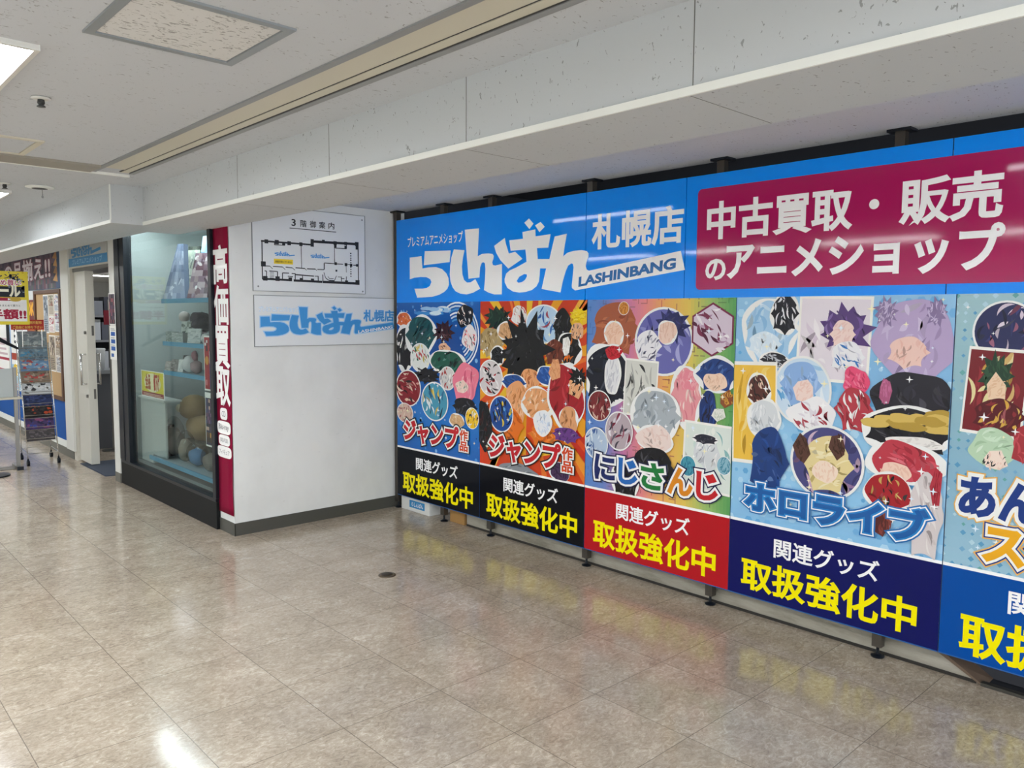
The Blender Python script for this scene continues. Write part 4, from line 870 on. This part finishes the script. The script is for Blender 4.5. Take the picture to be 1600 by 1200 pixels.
slab('wrapped_poster', 'brown and violet package in front on the top window shelf', 'package', 309, 2.36, 1.652, 0.20, 0.36, 0.03, 0.09, '6a4a54 8a7a88 b8a8a8 4a3440 d8d0d0', G1, 0.85)
slab('wrapped_poster', 'light blue package nearest the window frame on the top shelf', 'package', 322, 2.44, 1.652, 0.22, 0.5, 0.04, 0.10, '8ab0c8 a8c8d8 c0d4dc 6a94b0 d8e4e8', G1, 0.9)
G2 = 'stands and cases on the second window shelf'
slab('small_case', 'small grey case at the end of the second window shelf', 'case', 266, 2.38, 1.31, 0.09, 0.085, 0.05, 0.0, '9aa29e 7a827e b4bab4', G2)
slab('small_case', 'wide low pale case beside the grey case on the second shelf', 'case', 277, 2.38, 1.31, 0.12, 0.078, 0.05, 0.0, 'b0b6b0 c4c8c4 989e9a', G2)
slab('acrylic_stand', 'tall acrylic stand with a dark print on the second window shelf', 'stand', 289, 2.44, 1.31, 0.10, 0.17, 0.012, 0.02, 'b0b8b0 2e3834 444e48 c8ccc6', G2)
slab('acrylic_stand', 'white speckled card on the second window shelf behind small stands', 'stand', 302, 2.42, 1.31, 0.13, 0.115, 0.012, 0.02, 'd0d4d0 b8bcb8 a4a8a4 dcdcd8', G2)
y_ = yat(289, 2.53); t = thing('ornament', 'beige round ornament on a thin stem behind the tall acrylic stand', 'ornament', (2.53, y_, 1.308))
MB().blob((2.53, y_, 1.52), (0.045, 0.05, 0.045), 3, 0.05).build('ball', mat('ornament_beige', 'a8a09a', 0.6), t, smooth=True); MB().tube((2.53, y_, 1.309), (2.53, y_, 1.48), 0.012).build('stem', mat('ornament_beige'), t)
y_ = yat(315, 2.56); t = thing('plush_toy', 'dark tufted plush with a mauve base on the second window shelf', 'plush toy', (2.56, y_, 1.308))
MB().blob((2.56, y_, 1.36), (0.055, 0.06, 0.055), 5, 0.08).build('body', mat('plush_mauve', '6a5a66', 0.9), t, smooth=True)
MB().blob((2.56, y_, 1.475), (0.08, 0.10, 0.08), 6, 0.22, 22, 14).build('head', mat('plush_dark', '24212e', 0.9), t, smooth=True)
y_ = yat(323, 2.40); tag(MB().blob((2.40, y_, 1.352), (0.045, 0.055, 0.042), 15, 0.1).build('plush_toy', GS, smooth=True), 'small white plush in front of the dark tufted one', 'plush toy')
for c_, x_, w_, h_, cs_, l_ in ((263, 2.37, 0.11, 0.075, 'a39d98 8a8480 b4aeaa', 'flat beige packet leaning at the end of the third window shelf'), (272, 2.38, 0.10, 0.095, '938c88 b0aaa6 7a7470', 'taupe packet between other packets on the third window shelf'),
        (280, 2.38, 0.055, 0.10, 'd8d8d4 c0c0bc e4e4e0', 'upright white card box on the third window shelf'), (285, 2.42, 0.04, 0.13, '3a3a3c dcdcda 4a4a4c', 'thin dark packet with a white top on the third window shelf')):
    slab('packet', l_, 'packet', c_, x_, 1.072, w_, h_, 0.04, 0.02, cs_, 'packets on the third window shelf')
y_ = yat(296, 2.42); t = thing('plush_toy', 'white egg-shaped plush on the third window shelf', 'plush toy', (2.42, y_, 1.07))
MB().blob((2.42, y_, 1.14), (0.06, 0.075, 0.07), 8, 0.05).build('body', GS, t, smooth=True)
MB().blob((2.44, y_-0.05, 1.20), (0.025, 0.03, 0.05), 10, 0.1).build('ear', mat('plush_pink', 'b08088', 0.9), t, smooth=True)
y_ = yat(306, 2.40); tag(MB().blob((2.40, y_, 1.125), (0.045, 0.05, 0.052), 12, 0.12).build('plush_toy', mat('plush_rose', '9a8282', 0.9), smooth=True), 'rosy fluffy plush next to the red window poster on the third shelf', 'plush toy')
y_ = yat(300, 2.60); t = thing('plush_toy', 'large brown two-lobed plush on a box at the back of the lowest shelf', 'plush toy', (2.62, y_, 0.322))
MB().box((2.52, y_-0.36, 0.322), (2.76, y_+0.12, 0.46)).build('box_base', mat('base_taupe', '7a746a', 0.7), t, bevel=0.01)
MB().blob((2.62, y_-0.12, 0.57), (0.12, 0.22, 0.11), 20, 0.05).build('body', mat('plush_brown', '8a7450', 0.95), t, smooth=True)
MB().blob((2.60, y_, 0.74), (0.12, 0.14, 0.11), 21, 0.04).build('head', mat('plush_brown'), t, smooth=True)
MB().blob((2.495, y_+0.04, 0.735), (0.03, 0.05, 0.035), 22, 0.04).build('pale_patch', mat('plush_cream', 'd8d0b4', 0.95), t, smooth=True)
def bag(label, col, x, r, inner, sd):
    y = yat(col, x); t = thing('bagged_toy', label, 'bagged toy', (x, y, 0.321), 'bagged goods on the lowest window shelf')
    MB().blob((x, y, 0.323+r[2]*0.80), (r[0]*0.78, r[1]*0.78, r[2]*0.70), sd, 0.10).build('contents', mat('toy_'+inner, inner, 0.85), t, smooth=True)
    MB().blob((x, y, 0.323+r[2]*1.05), (r[0], r[1], r[2]), sd+50, 0.05, 20, 12).build('clear_bag', M_BAG, t)
slab('figure_box', 'narrow dark figure box standing upright beside the pedestal', 'package', 255, 2.40, 0.322, 0.09, 0.27, 0.05, 0.0, '3a2e2c 5a4a44 b0988c 241c1c 8a7a74')
bag('clear bag of grey goods next to the dark box on the lowest shelf', 268, 2.44, (0.08, 0.13, 0.17), '857f7a', 31)
bag('clear bag with a beige toy below the brown plush', 285, 2.41, (0.07, 0.09, 0.13), 'a59888', 32)
bag('clear bag with a bright blue toy on the lowest shelf', 304, 2.41, (0.075, 0.13, 0.10), '4f86b4', 33)
bag('clear bag of grey and pink goods nearest the window frame', 325, 2.40, (0.07, 0.10, 0.10), '8e8680', 34)

# ---------------------------------------------------------------- shop doorway
XW = 2.235
dr = sroot('door_1', (XW, 8.45, 0))
MB().box((XW-0.01, 7.635, 0.088), (XW+0.04, 7.785, CZ)).build('door_post', M_WHITE, dr)
MB().box((XW-0.012, 7.635, 0), (XW+0.04, 7.785, 0.088)).build('post_skirting', mat('skirt_grey', '6a6860', 0.5), dr)
MB().box((XW+0.03, 7.785, 0), (XW+0.12, 7.86, 2.0)).build('jamb', mat('alu_jamb', 'a8a49c', 0.35, metal=0.5), dr)
MB().box((XW, 9.10, 0.0), (XW+0.11, 9.20, 2.0)).build('jamb', mat('cream_jamb', 'cdc9bd', 0.5), dr)
MB().box((XW, 7.785, 2.0), (XW+0.30, 9.20, CZ)).build('lintel', mat('cream_jamb'), dr)
MB().box((XW+0.02, 7.80, 1.965), (XW+0.28, 9.10, 2.0)).build('head_rail', mat('alu_dark', '6e6c68', 0.4, metal=0.5), dr)
lf = MB().box((XW+0.03, 8.70, 0.012), (XW+0.108, 9.095, 1.965)).build('door_leaf', mat('leaf_white', 'd8d6cc', 0.4), dr, bevel=0.002)
for sx_ in (-1, 1):
    xc = XW+0.069; xx = xc+sx_*0.085; q = MB()
    q.tube((xx, 8.76, 0.82), (xx, 8.76, 1.14), 0.011, 12); q.tube((xc+sx_*0.039, 8.76, 0.83), (xx, 8.76, 0.83), 0.009, 10); q.tube((xc+sx_*0.039, 8.76, 1.13), (xx, 8.76, 1.13), 0.009, 10)
    q.build('handle', M_CHROME, lf, smooth=True)
for z in (0.68, 1.32):
    MB().box((XW+0.075, 8.697, z), (XW+0.095, 8.7005, z+0.10)).build('lock_plate', M_STEEL, lf)
    MB().tube((XW+0.03, 8.73, z+0.03), (XW+0.012, 8.73, z+0.03), 0.016, 12).build('lock_cylinder', M_STEEL, lf)
t = thing('door_sign', 'pale sign with blue logo and blue band above the shop doorway', 'sign', (XW, 8.45, 2.0))
MB().box((XW-0.012, 7.80, 2.012), (XW, 9.09, 2.203)).build('board', mat('sign_grey', 'b9b8b2', 0.5), t)
MB().box((XW-0.0128, 7.80, 2.012), (XW-0.012, 9.09, 2.095)).build('blue_band', mat('band_blue', '2f86bc', 0.4), t)
polys(MB(), LOGO, (XW-0.0125, 9.06, 2.09), (0, -0.40, 0), (0, 0, 0.27), N, 0.0004).build('logo', mat('band_blue'), t)
q = MB(); ltext(q, 'プレミアムアニメショップ', 8.95, 7.95, 2.028, 2.08, XW-0.0135, 0.0004, 0.02); q.build('lettering', mat('band_text', '9cc4dc', 0.5), t)
sheet('post_notice', 'small dark purple poster at eye height on the white door post', 'poster', XW-0.014, 7.80, 7.62, 1.44, 1.725,
      [('r', .05, .03, .95, .97, '2e2a38'), ('m', .08, .05, .92, .95, 6, 8, '2e2a38 4a3444 6a5a66 1e1c28 8a4a54 54405e', 11)])
sheet('post_notice', 'white notice with four blue blocks below the purple poster on the door post', 'notice', XW-0.0145, 7.80, 7.615, 1.125, 1.432,
      [('r', .2, .70, .85, .82, '2f5fae'), ('r', .2, .48, .85, .60, '2f5fae'), ('r', .2, .27, .85, .39, '2f5fae'), ('r', .2, .08, .6, .18, '2f5fae'), ('l', .2, .86, .9, .94, 2, '8a8a90'), ('l', .2, .63, .8, .68, 1, '8a8a90'), ('l', .2, .42, .8, .46, 1, '8a8a90')])
t = tag(MB().add([(2.205, 8.90, 0.001), (2.205, 8.03, 0.001), (2.62, 7.95, 0.001), (2.62, 8.90, 0.001), (2.215, 8.89, 0.009), (2.215, 8.04, 0.009), (2.61, 7.96, 0.009), (2.61, 8.89, 0.009)],
      [(0,3,2,1),(4,5,6,7),(0,1,5,4),(1,2,6,5),(2,3,7,6),(3,0,4,7)]).build('door_mat', mat('mat_blue_grey', '3a4250', 0.95)), 'dark blue grey mat on the floor in the shop doorway', 'mat')
# inside of the shop, seen through the doorway
sbox('wall_shop_far', (XW+0.09, 22.0, 0), (7.1, 22.1, 2.5), M_WALL)
sbox('wall_shop_side', (7.0, 7.5, 0), (7.1, 22.0, 2.5), M_WALL)
sbox('wall_shop_near', (2.5, 7.5, 0), (7.0, 7.6, 2.5), M_WALL)
sbox('ceiling_shop', (XW+0.09, 7.6, 2.36), (7.0, 22.0, 2.5), M_WALL)
sbox('floor_shop', (3.66, 7.5, -0.1), (7.1, 22.1, 0.0), M_FLOOR)
for k, y in enumerate((9.4, 14.6, 17.6)):
    t = thing('shop_light', ['ceiling light just inside the shop doorway', 'middle ceiling light seen inside the shop', 'farthest ceiling light inside the shop'][k], 'ceiling light', (4.4, y, 2.358), 'lights inside the shop')
    MB().box((3.0, y-0.12, 2.325), (5.8, y+0.12, 2.358)).build('housing', M_WHITE, t); MB().box((3.02, y-0.10, 2.315), (5.78, y+0.10, 2.325)).build('diffuser', M_SHOPLAMP, t)
t = thing('shop_rack', 'dark goods rack with mixed merchandise seen through the shop doorway', 'shop rack', (2.95, 10.6, 0))
MB().box((2.56, 10.9, 0), (3.9, 11.0, 1.75)).build('back_panel', mat('rack_dark', '3a3c42', 0.6), t)
rd = random.Random(77)
for k, z in enumerate((0.1, 0.5, 0.85, 1.2, 1.5)):
    MB().box((2.56, 10.35, z), (3.9, 10.9, z+0.025)).build('shelf', mat('rack_shelf', '8a8c90', 0.5), t)
for y in (10.36, 10.86): MB().box((2.545, y, 0), (2.565, y+0.03, 1.75)).build('upright', mat('rack_dark'), t)
GL = ['white tub', 'dark boxed item', 'grey bagged item', 'crimson boxed item', 'violet boxed item']
n_ = 0
for k, z in enumerate((0.125, 0.525, 0.875, 1.225, 1.525)):
    x = 2.58
    while x < 3.3:
        w_ = rd.uniform(0.09, 0.17); h_ = rd.uniform(0.16, 0.25); c_ = rd.choice(['3a3c48', '5a5e68', '7a2a36', '4a3a5a', '8a8e96', '2a2c34', 'c8ccd0'])
        tag(MB().box((x, 10.42, z), (x+w_, 10.62, z+h_)).build('boxed_goods', mat('goods_'+c_, c_, 0.5), bevel=0.004), 'boxed goods on the %s shelf of the rack inside the shop' % ['lowest', 'second', 'third', 'fourth', 'top'][k], 'box', 'boxed goods inside the shop'); x += w_+0.012
t = tag(MB().lathe((2.66, 9.9, 0.9), [(0.09, 0), (0.10, 0.22), (0.105, 0.235), (0.10, 0.245)], 20).build('tub', mat('tub_white', 'd4d8d8', 0.4), smooth=True), 'white round tub on the counter inside the shop doorway', 'tub')
t = thing('counter', 'grey counter just inside the shop doorway', 'counter', (2.9, 9.9, 0))
MB().box((2.56, 9.75, 0), (3.3, 10.15, 0.86)).build('body', mat('counter_grey', '55585e', 0.5), t); MB().box((2.55, 9.73, 0.86), (3.32, 10.17, 0.9)).build('top', mat('counter_top', '8e9296', 0.35), t)
t = thing('red_sign', 'small crimson sign on a pole inside the shop', 'sign', (2.72, 9.55, 0))
MB().tube((2.72, 9.55, 0.0), (2.72, 9.55, 1.7), 0.012).build('pole', M_STEEL, t); MB().box((2.66, 9.53, 1.42), (2.78, 9.545, 1.58)).build('panel', mat('crimson_panel', '8a1a30', 0.5), t)
MB().lathe((2.72, 9.55, 0), [(0.12, 0), (0.12, 0.01), (0.02, 0.02)], 20).build('base', M_STEEL, t)

# ---------------------------------------------------------------- shop wall beyond the doorway
sbox('wall_shopfront', (XW, 9.20, 0), (XW+0.09, 22, 2.5), M_WALL)
sbox('floor_shop_rear', (XW, 15, -0.1), (3.66, 22.1, 0.0), M_FLOOR)
sbox('baseboard_shopfront', (XW-0.006, 9.20, 0), (XW, 15, 0.095), mat('skirt_grey'))
q = MB(); q.box((XW-0.02, 9.12, 0.095), (XW, 9.42, CZ)); struct(q.build('trim_13', M_WHITE))
sbox('trim_14', (XW-0.008, 9.42, 0.095), (XW, 15, 0.17), M_TRIM)
struct(MB().box((XW-0.004, 9.42, 0.17), (XW, 15, 0.62)).build('wall_panel_shopfront', mat('panel_blue', '1b549e', 0.6, 0.12)))
nb = thing('notice_board', 'cork notice board with dark brown wooden frame on the shop wall', 'notice board', (XW, 9.95, 0.61))
M_WOOD = mat('frame_wood', '5e3c26', 0.5)
MB().box((XW-0.012, 9.50, 0.64), (XW, 10.55, 1.76)).build('cork', mat('cork', 'b3946a', 0.9), nb)
q = MB(); q.box((XW-0.03, 9.43, 0.60), (XW, 9.50, 1.80)); q.box((XW-0.03, 10.55, 0.60), (XW, 10.62, 1.80)); q.box((XW-0.03, 9.5, 1.76), (XW, 10.55, 1.80)); q.box((XW-0.03, 9.5, 0.60), (XW, 10.55, 0.64)); q.build('frame', M_WOOD, nb, bevel=0.003)
def note(ya, yb_, z0, z1, cs, sd, label):
    sheet('pinned_flyer', label, 'flyer', XW-0.014, ya, yb_, z0, z1, [('r', .05, .03, .95, .97, cs.split()[0]), ('m', .1, .45, .9, .94, 5, 7, cs, sd), ('l', .12, .08, .9, .4, 6, cs.split()[-1])], 'flyers pinned on the notice board')
note(9.74, 9.53, 1.56, 1.75, 'd8dce0 8aa0b8 c8889a e8e4e0 6a7a90', 1, 'white and pink flyer at the top of the notice board nearest the white pillar')
note(9.74, 9.53, 1.34, 1.555, 'e4e6e8 b8c0c8 a8607a 7a8a98', 2, 'white flyer below the pink one on the notice board')
note(9.98, 9.76, 1.52, 1.75, 'b8b0a0 8a5a4a d8d0c0 5a6a4a a8988a', 3, 'brown patterned flyer in the middle of the notice board top row')
note(9.98, 9.76, 1.33, 1.515, 'e8e6e2 a83a4a d8d4d0 b8848a', 4, 'white flyer with red print under the brown patterned one')
note(10.22, 10.0, 1.32, 1.75, '9aa0a8 6a727c c0c6cc 54606c', 5, 'tall blue grey flyer at the far end of the notice board')
note(9.74, 9.53, 1.08, 1.30, '8a7a68 4a3a34 b89a7a d0c8bc', 6, 'dark brown flyer in the lower row of the notice board near the pillar')
note(9.74, 9.53, 0.90, 1.075, 'c8c8c8 8a8a90 9a7a58 7a7a80', 7, 'grey flyer under the dark brown one on the notice board')
note(10.02, 9.76, 0.90, 1.30, 'a0927e c8bca8 7a6a5c 584c44', 8, 'large tan flyer in the lower row of the notice board')
t = thing('shop_banner', 'wide dark banner with big white characters high on the shop wall', 'banner', (XW, 11, 1.81))
MB().box((XW-0.012, 9.43, 1.81), (XW-0.002, 14.0, 2.20)).build('sheet', mat('banner_navy', '27486e', 0.5), t)
q = MB(); rd = random.Random(21)
for i in range(58):
    for j in range(7):
        y, z = 13.9-0.075*i, 1.815+0.054*j
        if y < 9.66: continue
        col = rd.choice(['3c3440', '54465a', '4a5a50', '6a3a44', '34404a', '7a6a70']) if j < 3 else rd.choice(['4a3c4a', '5a4a5a', '6a5866', '3a3444'])
        q.add([(XW-0.0125, y, z), (XW-0.0125, y-0.075, z), (XW-0.0125, y-0.075, z+0.054), (XW-0.0125, y, z+0.054)], [(0, 1, 2, 3)], col)
for a in range(5): q.add([(XW-0.013, 9.75-0.03*math.sin(a), 1.9+0.08*a), (XW-0.013, 9.55, 1.88+0.08*a), (XW-0.013, 9.58, 1.98+0.08*a)], [(0, 1, 2)], rd.choice(['c8985a', 'd8b070', 'a87a48']))
q.build('printed_pattern', M_PAPER, t)
q = MB(); ltext(q, 'の品揃え!!', 12.2, 9.85, 1.93, 2.17, XW-0.0135, 0.0004, 0.07, '7a3a50'); ltext(q, 'の品揃え!!', 12.2, 9.85, 1.93, 2.17, XW-0.0145, 0.0004, 0.025, 'e8e0e4'); q.build('lettering', M_PAPER, t)
sheet('wall_poster', 'red poster with orange lettering behind the rack on the shop wall', 'poster', XW-0.006, 11.1, 10.66, 1.30, 1.70,
      [('r', 0, 0, 1, 1, '6e1c22'), ('x', 'OK', .1, .55, .9, .92, .05, 'f0b030'), ('l', .1, .1, .9, .45, 3, 'e88a28')])
sheet('wall_poster', 'white and blue poster with a yellow circle behind the display rack', 'poster', XW-0.006, 12.1, 11.6, 0.55, 1.42,
      [('r', 0, 0, .1, 1, '3a7ab8'), ('r', .12, .45, 1, .55, 'a83a20'), ('r', .12, .02, 1, .38, 'a8cce0'), ('e', .55, .3, .3, .09, 'f0c820'), ('l', .5, .7, .9, .95, 3, '2a2e38'), ('l', .2, .05, .9, .12, 2, 'd8a0a0')])
sheet('wall_poster', 'white poster with crimson bands behind the standing yellow sign', 'poster', XW-0.006, 13.0, 12.2, 0.55, 1.42,
      [('r', 0, .42, 1, .46, 'a81f3a'), ('r', 0, .15, 1, .28, 'a81f3a'), ('l', .1, .5, .9, .8, 4, 'c8b0b4'), ('e', .25, .1, .1, .06, 'e8a030')])

# ---------------------------------------------------------------- wire magazine rack
rk = thing('magazine_rack', 'chrome wire magazine rack on casters before the notice board', 'rack', (1.93, 9.32, 0))
UP = ((1.785, 9.10), (2.06, 9.10), (1.815, 9.54), (2.09, 9.54)); TOPZ = (1.24, 1.24, 1.42, 1.42)
for (x, y), tz in zip(UP, TOPZ):
    MB().tube((x, y, 0.06), (x-0.0 if y > 9.3 else x-0.02, y if y > 9.3 else y+0.14, tz), 0.006, 8).build('upright', M_CHROME, rk, smooth=True)
    c_ = MB(); c_.lathe((x, y, 0.03), [(0.008, 0.0), (0.008, 0.04)], 8); c_.tube((x-0.012, y, 0.028), (x+0.012, y, 0.028), 0.028, 16); c_.build('caster', M_BLACK, rk)
q = MB()
for (a, b) in ((0, 1), (2, 3), (0, 2), (1, 3)):
    for z in (0.12,): q.tube((*UP[a], z), (*UP[b], z), 0.004, 6)
q.build('base_wire', M_CHROME, rk)
lv = [0.24+0.118*k for k in range(9)]
for k, z in enumerate(lv):
    yb0 = 9.10+0.14*(z-0.06)/1.18; q = MB(); xa, xb = 1.783-0.02*(z/1.24), 2.062-0.02*(z/1.24)
    for dz in (0.0, 0.03): q.tube((xa, yb0-0.006, z+dz), (xb, yb0-0.006, z+dz), 0.0028, 6)
    for x in (xa, xb): q.tube((x, yb0, z), (x, yb0+0.10, z), 0.0028, 6)
    for f in (0.2, 0.5, 0.8): q.tube((xa+(xb-xa)*f, yb0-0.006, z), (xa+(xb-xa)*f, yb0+0.10, z), 0.0025, 6)
    q.build('wire_shelf', M_CHROME, rk)
sc = MB().box((1.70, 9.16, 1.375), (1.99, 9.164, 1.475)).build('red_header_card', mat('header_red', 'b3261e', 0.5), rk)
q = MB(); btext(q, 'ご自由にお持ち下さい', 1.715, 1.975, 1.385, 1.415, 9.16, 0.0006, 0.02); btext(q, '無料配布', 1.86, 1.97, 1.432, 1.462, 9.16, 0.0006, 0.02); q.build('lettering', mat('header_yellow', 'e8c060', 0.5), sc)
q = MB(); q.tube((1.80, 9.18, 1.2), (1.80, 9.17, 1.40), 0.004, 6); q.tube((1.97, 9.18, 1.2), (1.97, 9.17, 1.40), 0.004, 6); q.build('card_wire', M_CHROME, rk)
MAGS = [('4a4648 5a5458 3e3c40 6a6266', 'dark grey magazine in the lowest tier of the wire rack'), ('4a3a6a 8a4a78 3a4a9a 5a3a58 2e2a48', 'violet and pink magazine low in the wire rack'), ('1e1c20 2e2a2c b84a28 3a3638', 'black magazine with orange print in the wire rack'), ('2a3660 3c4878 202a4a 4a5a8a', 'navy magazine in the wire rack'),
        ('c8ccd0 6a6864 e0e2e4 3c3c40', 'white magazine with black print in the wire rack'), ('8a7868 a8988a 6a5a52 b84a48', 'brown magazine at the middle of the wire rack'), ('6a8cb0 8aa8c4 a84a50 c8b8a8', 'light blue magazine with red figures in the wire rack'), ('6e8494 8aa0ac 566a7a 4a88b0', 'blue grey magazine in the second highest tier'), ('7c8a92 90a0a6 66747c a8b4b8', 'pale grey magazine in the highest tier of the wire rack')]
for k, z in enumerate(lv):
    cs, lab = MAGS[k]; cs = cs.split(); rd = random.Random(300+k); m = MB(); yb0 = 9.10+0.14*(z-0.06)/1.18+0.006; h_ = 0.165
    xa, xb = 1.795-0.02*(z/1.24), 2.05-0.02*(z/1.24); P_ = lambda u, v: (xa+(xb-xa)*u, yb0+0.05*v, z+0.006+h_*v)
    a, b, c_, d = P_(0, 0), P_(1, 0), P_(1, 1), P_(0, 1); bk = lambda p: (p[0], p[1]+0.012, p[2])
    m.add([a, b, c_, d, bk(a), bk(b), bk(c_), bk(d)], [(5,4,7,6),(0,4,5,1),(1,5,6,2),(2,6,7,3),(3,7,4,0)], cs[0])
    m.add([a, b, c_, d], [(0, 1, 2, 3)], cs[0])
    for i in range(70):
        u0, v0, l_, w_, an = rd.uniform(.08, .92), rd.uniform(.08, .92), rd.uniform(.03, .12), rd.uniform(.015, .05), rd.uniform(-.5, .5)
        pp = [(u0+l_*math.cos(k*1.047)*math.cos(an), v0+w_*math.sin(k*1.047)*2+l_*math.cos(k*1.047)*math.sin(an)) for k in range(6)]
        f_ = [P_(min(max(x, 0.01), .99), min(max(y, 0.01), .99)) for x, y in pp]
        m.add([(p[0], p[1]-0.0002-0.00002*i, p[2]) for p in f_], [tuple(range(6))], rd.choice(cs))
    tag(m.build('magazine', M_PAPER), lab, 'magazine', 'magazines in the wire rack')

# ---------------------------------------------------------------- standing yellow sign and steel-framed stand at the picture edge
t = thing('standing_sign', 'yellow framed sale sign on a black pole in the corridor', 'sign', (1.42, 8.73, 0))
MB().box((1.428, 8.82, 1.43), (1.796, 8.832, 1.938)).build('board', mat('sale_yellow', 'd8c428', 0.4), t)
q = MB(); Z = 8.6995; KF = 8.8195/8.6995
def rq(x0, z0, x1, z1, c, l=0.0): q.add([(x0, Z-l, z0), (x1, Z-l, z0), (x1, Z-l, z1), (x0, Z-l, z1)], [(0, 1, 2, 3)], c)
rq(1.425, 1.462, 1.752, 1.63, 'e4e2e0'); rq(1.425, 1.63, 1.752, 1.665, 'e4e2e0'); rq(1.425, 1.655, 1.70, 1.685, '9a2040', .0003); q.add([(1.66+0.05*math.cos(a*.4), Z-.0006, 1.67+0.022*math.sin(a*.4)) for a in range(16)], [tuple(range(16))], 'b89a3a')
rq(1.425, 1.69, 1.74, 1.79, '1a1e28', .0003); rd = random.Random(5)
for k in range(34): x, z = rd.uniform(1.60, 1.73), rd.uniform(1.72, 1.88); rq(x, z, x+rd.uniform(.01, .03), z+rd.uniform(.01, .03), rd.choice(['6a7a88', '8a98a4', '4a5460', '2a303a']), .0008)
for k in range(18): x, z = rd.uniform(1.42, 1.73), rd.uniform(1.79, 1.92); rq(x, z, x+.012, z+.012, rd.choice(['c8a818', '6a7a68']), .0004)
btext(q, 'セール', 1.44, 1.70, 1.70, 1.80, Z, .0012, .05, 'e8e4d0'); btext(q, 'まとめ買い', 1.435, 1.71, 1.80, 1.85, Z, .0012, .10, 'f4f0ee'); btext(q, 'まとめ買い', 1.435, 1.71, 1.80, 1.85, Z, .0018, .02, 'b03a60'); btext(q, 'チャンス', 1.45, 1.69, 1.86, 1.905, Z, .0012, .02, '2a2e48')
btext(q, '半額!!', 1.437, 1.742, 1.485, 1.575, Z, .0006, .04, '9a1a3a'); btext(q, '対象商品をまとめて買うと', 1.44, 1.70, 1.60, 1.62, Z, .0006, .01, '3a3a3a'); btext(q, '▶', 1.60, 1.625, 1.660, 1.680, Z, .0008, 0, 'f0f0f0')
q.v = [(x*KF, y+0.12, 1.53+(z-1.53)*KF) for x, y, z in q.v]; q.build('printed_face', M_PAPER, t)
MB().tube((1.42, 8.73, 0.02), (1.42, 8.73, 1.38), 0.014).build('pole', M_BLACK, t); MB().tube((1.50, 8.79, 1.31), (1.69, 8.84, 1.20), 0.022, 10, 0.012).build('tilt_arm', M_BLACK, t)
q = MB().tube((1.42, 8.73, 1.36), (1.51, 8.79, 1.31), 0.014); q.build('arm_bracket', M_BLACK, t)
MB().lathe((1.42, 8.73, 0), [(0.14, 0), (0.14, 0.012), (0.03, 0.024)], 28).build('base', M_BLACK, t)
q = MB().box((1.60, 8.832, 1.25), (1.625, 8.845, 1.5)); q.tube((1.62, 8.84, 1.24), (1.51, 8.79, 1.31), 0.008); q.build('board_bracket', M_BLACK, t)
t = thing('sanitizer_stand', 'grey steel stand with small tray and pale panel under the yellow sign', 'stand', (1.68, 8.99, 0))
MB().box((1.665, 8.97, 0.03), (1.695, 9.01, 1.01)).build('post', M_STEEL, t); MB().box((1.36, 8.91, 0.70), (1.725, 9.08, 0.72)).build('tray', mat('tray_cream', 'cfc8b6', 0.5), t, bevel=0.004)
MB().box((1.37, 8.985, 0.72), (1.664, 8.995, 1.0)).build('panel', mat('panel_pale', 'b8bebe', 0.4), t)
q = MB(); q.box((1.662, 8.92, 0.0), (1.697, 9.20, 0.03)); q.box((1.30, 9.0, 0.0), (1.662, 9.03, 0.03)); q.build('foot', M_STEEL, t, bevel=0.003)
MB().box((1.652, 8.90, 0.0), (1.707, 8.93, 0.034)).build('foot_cap', M_BLACK, t)
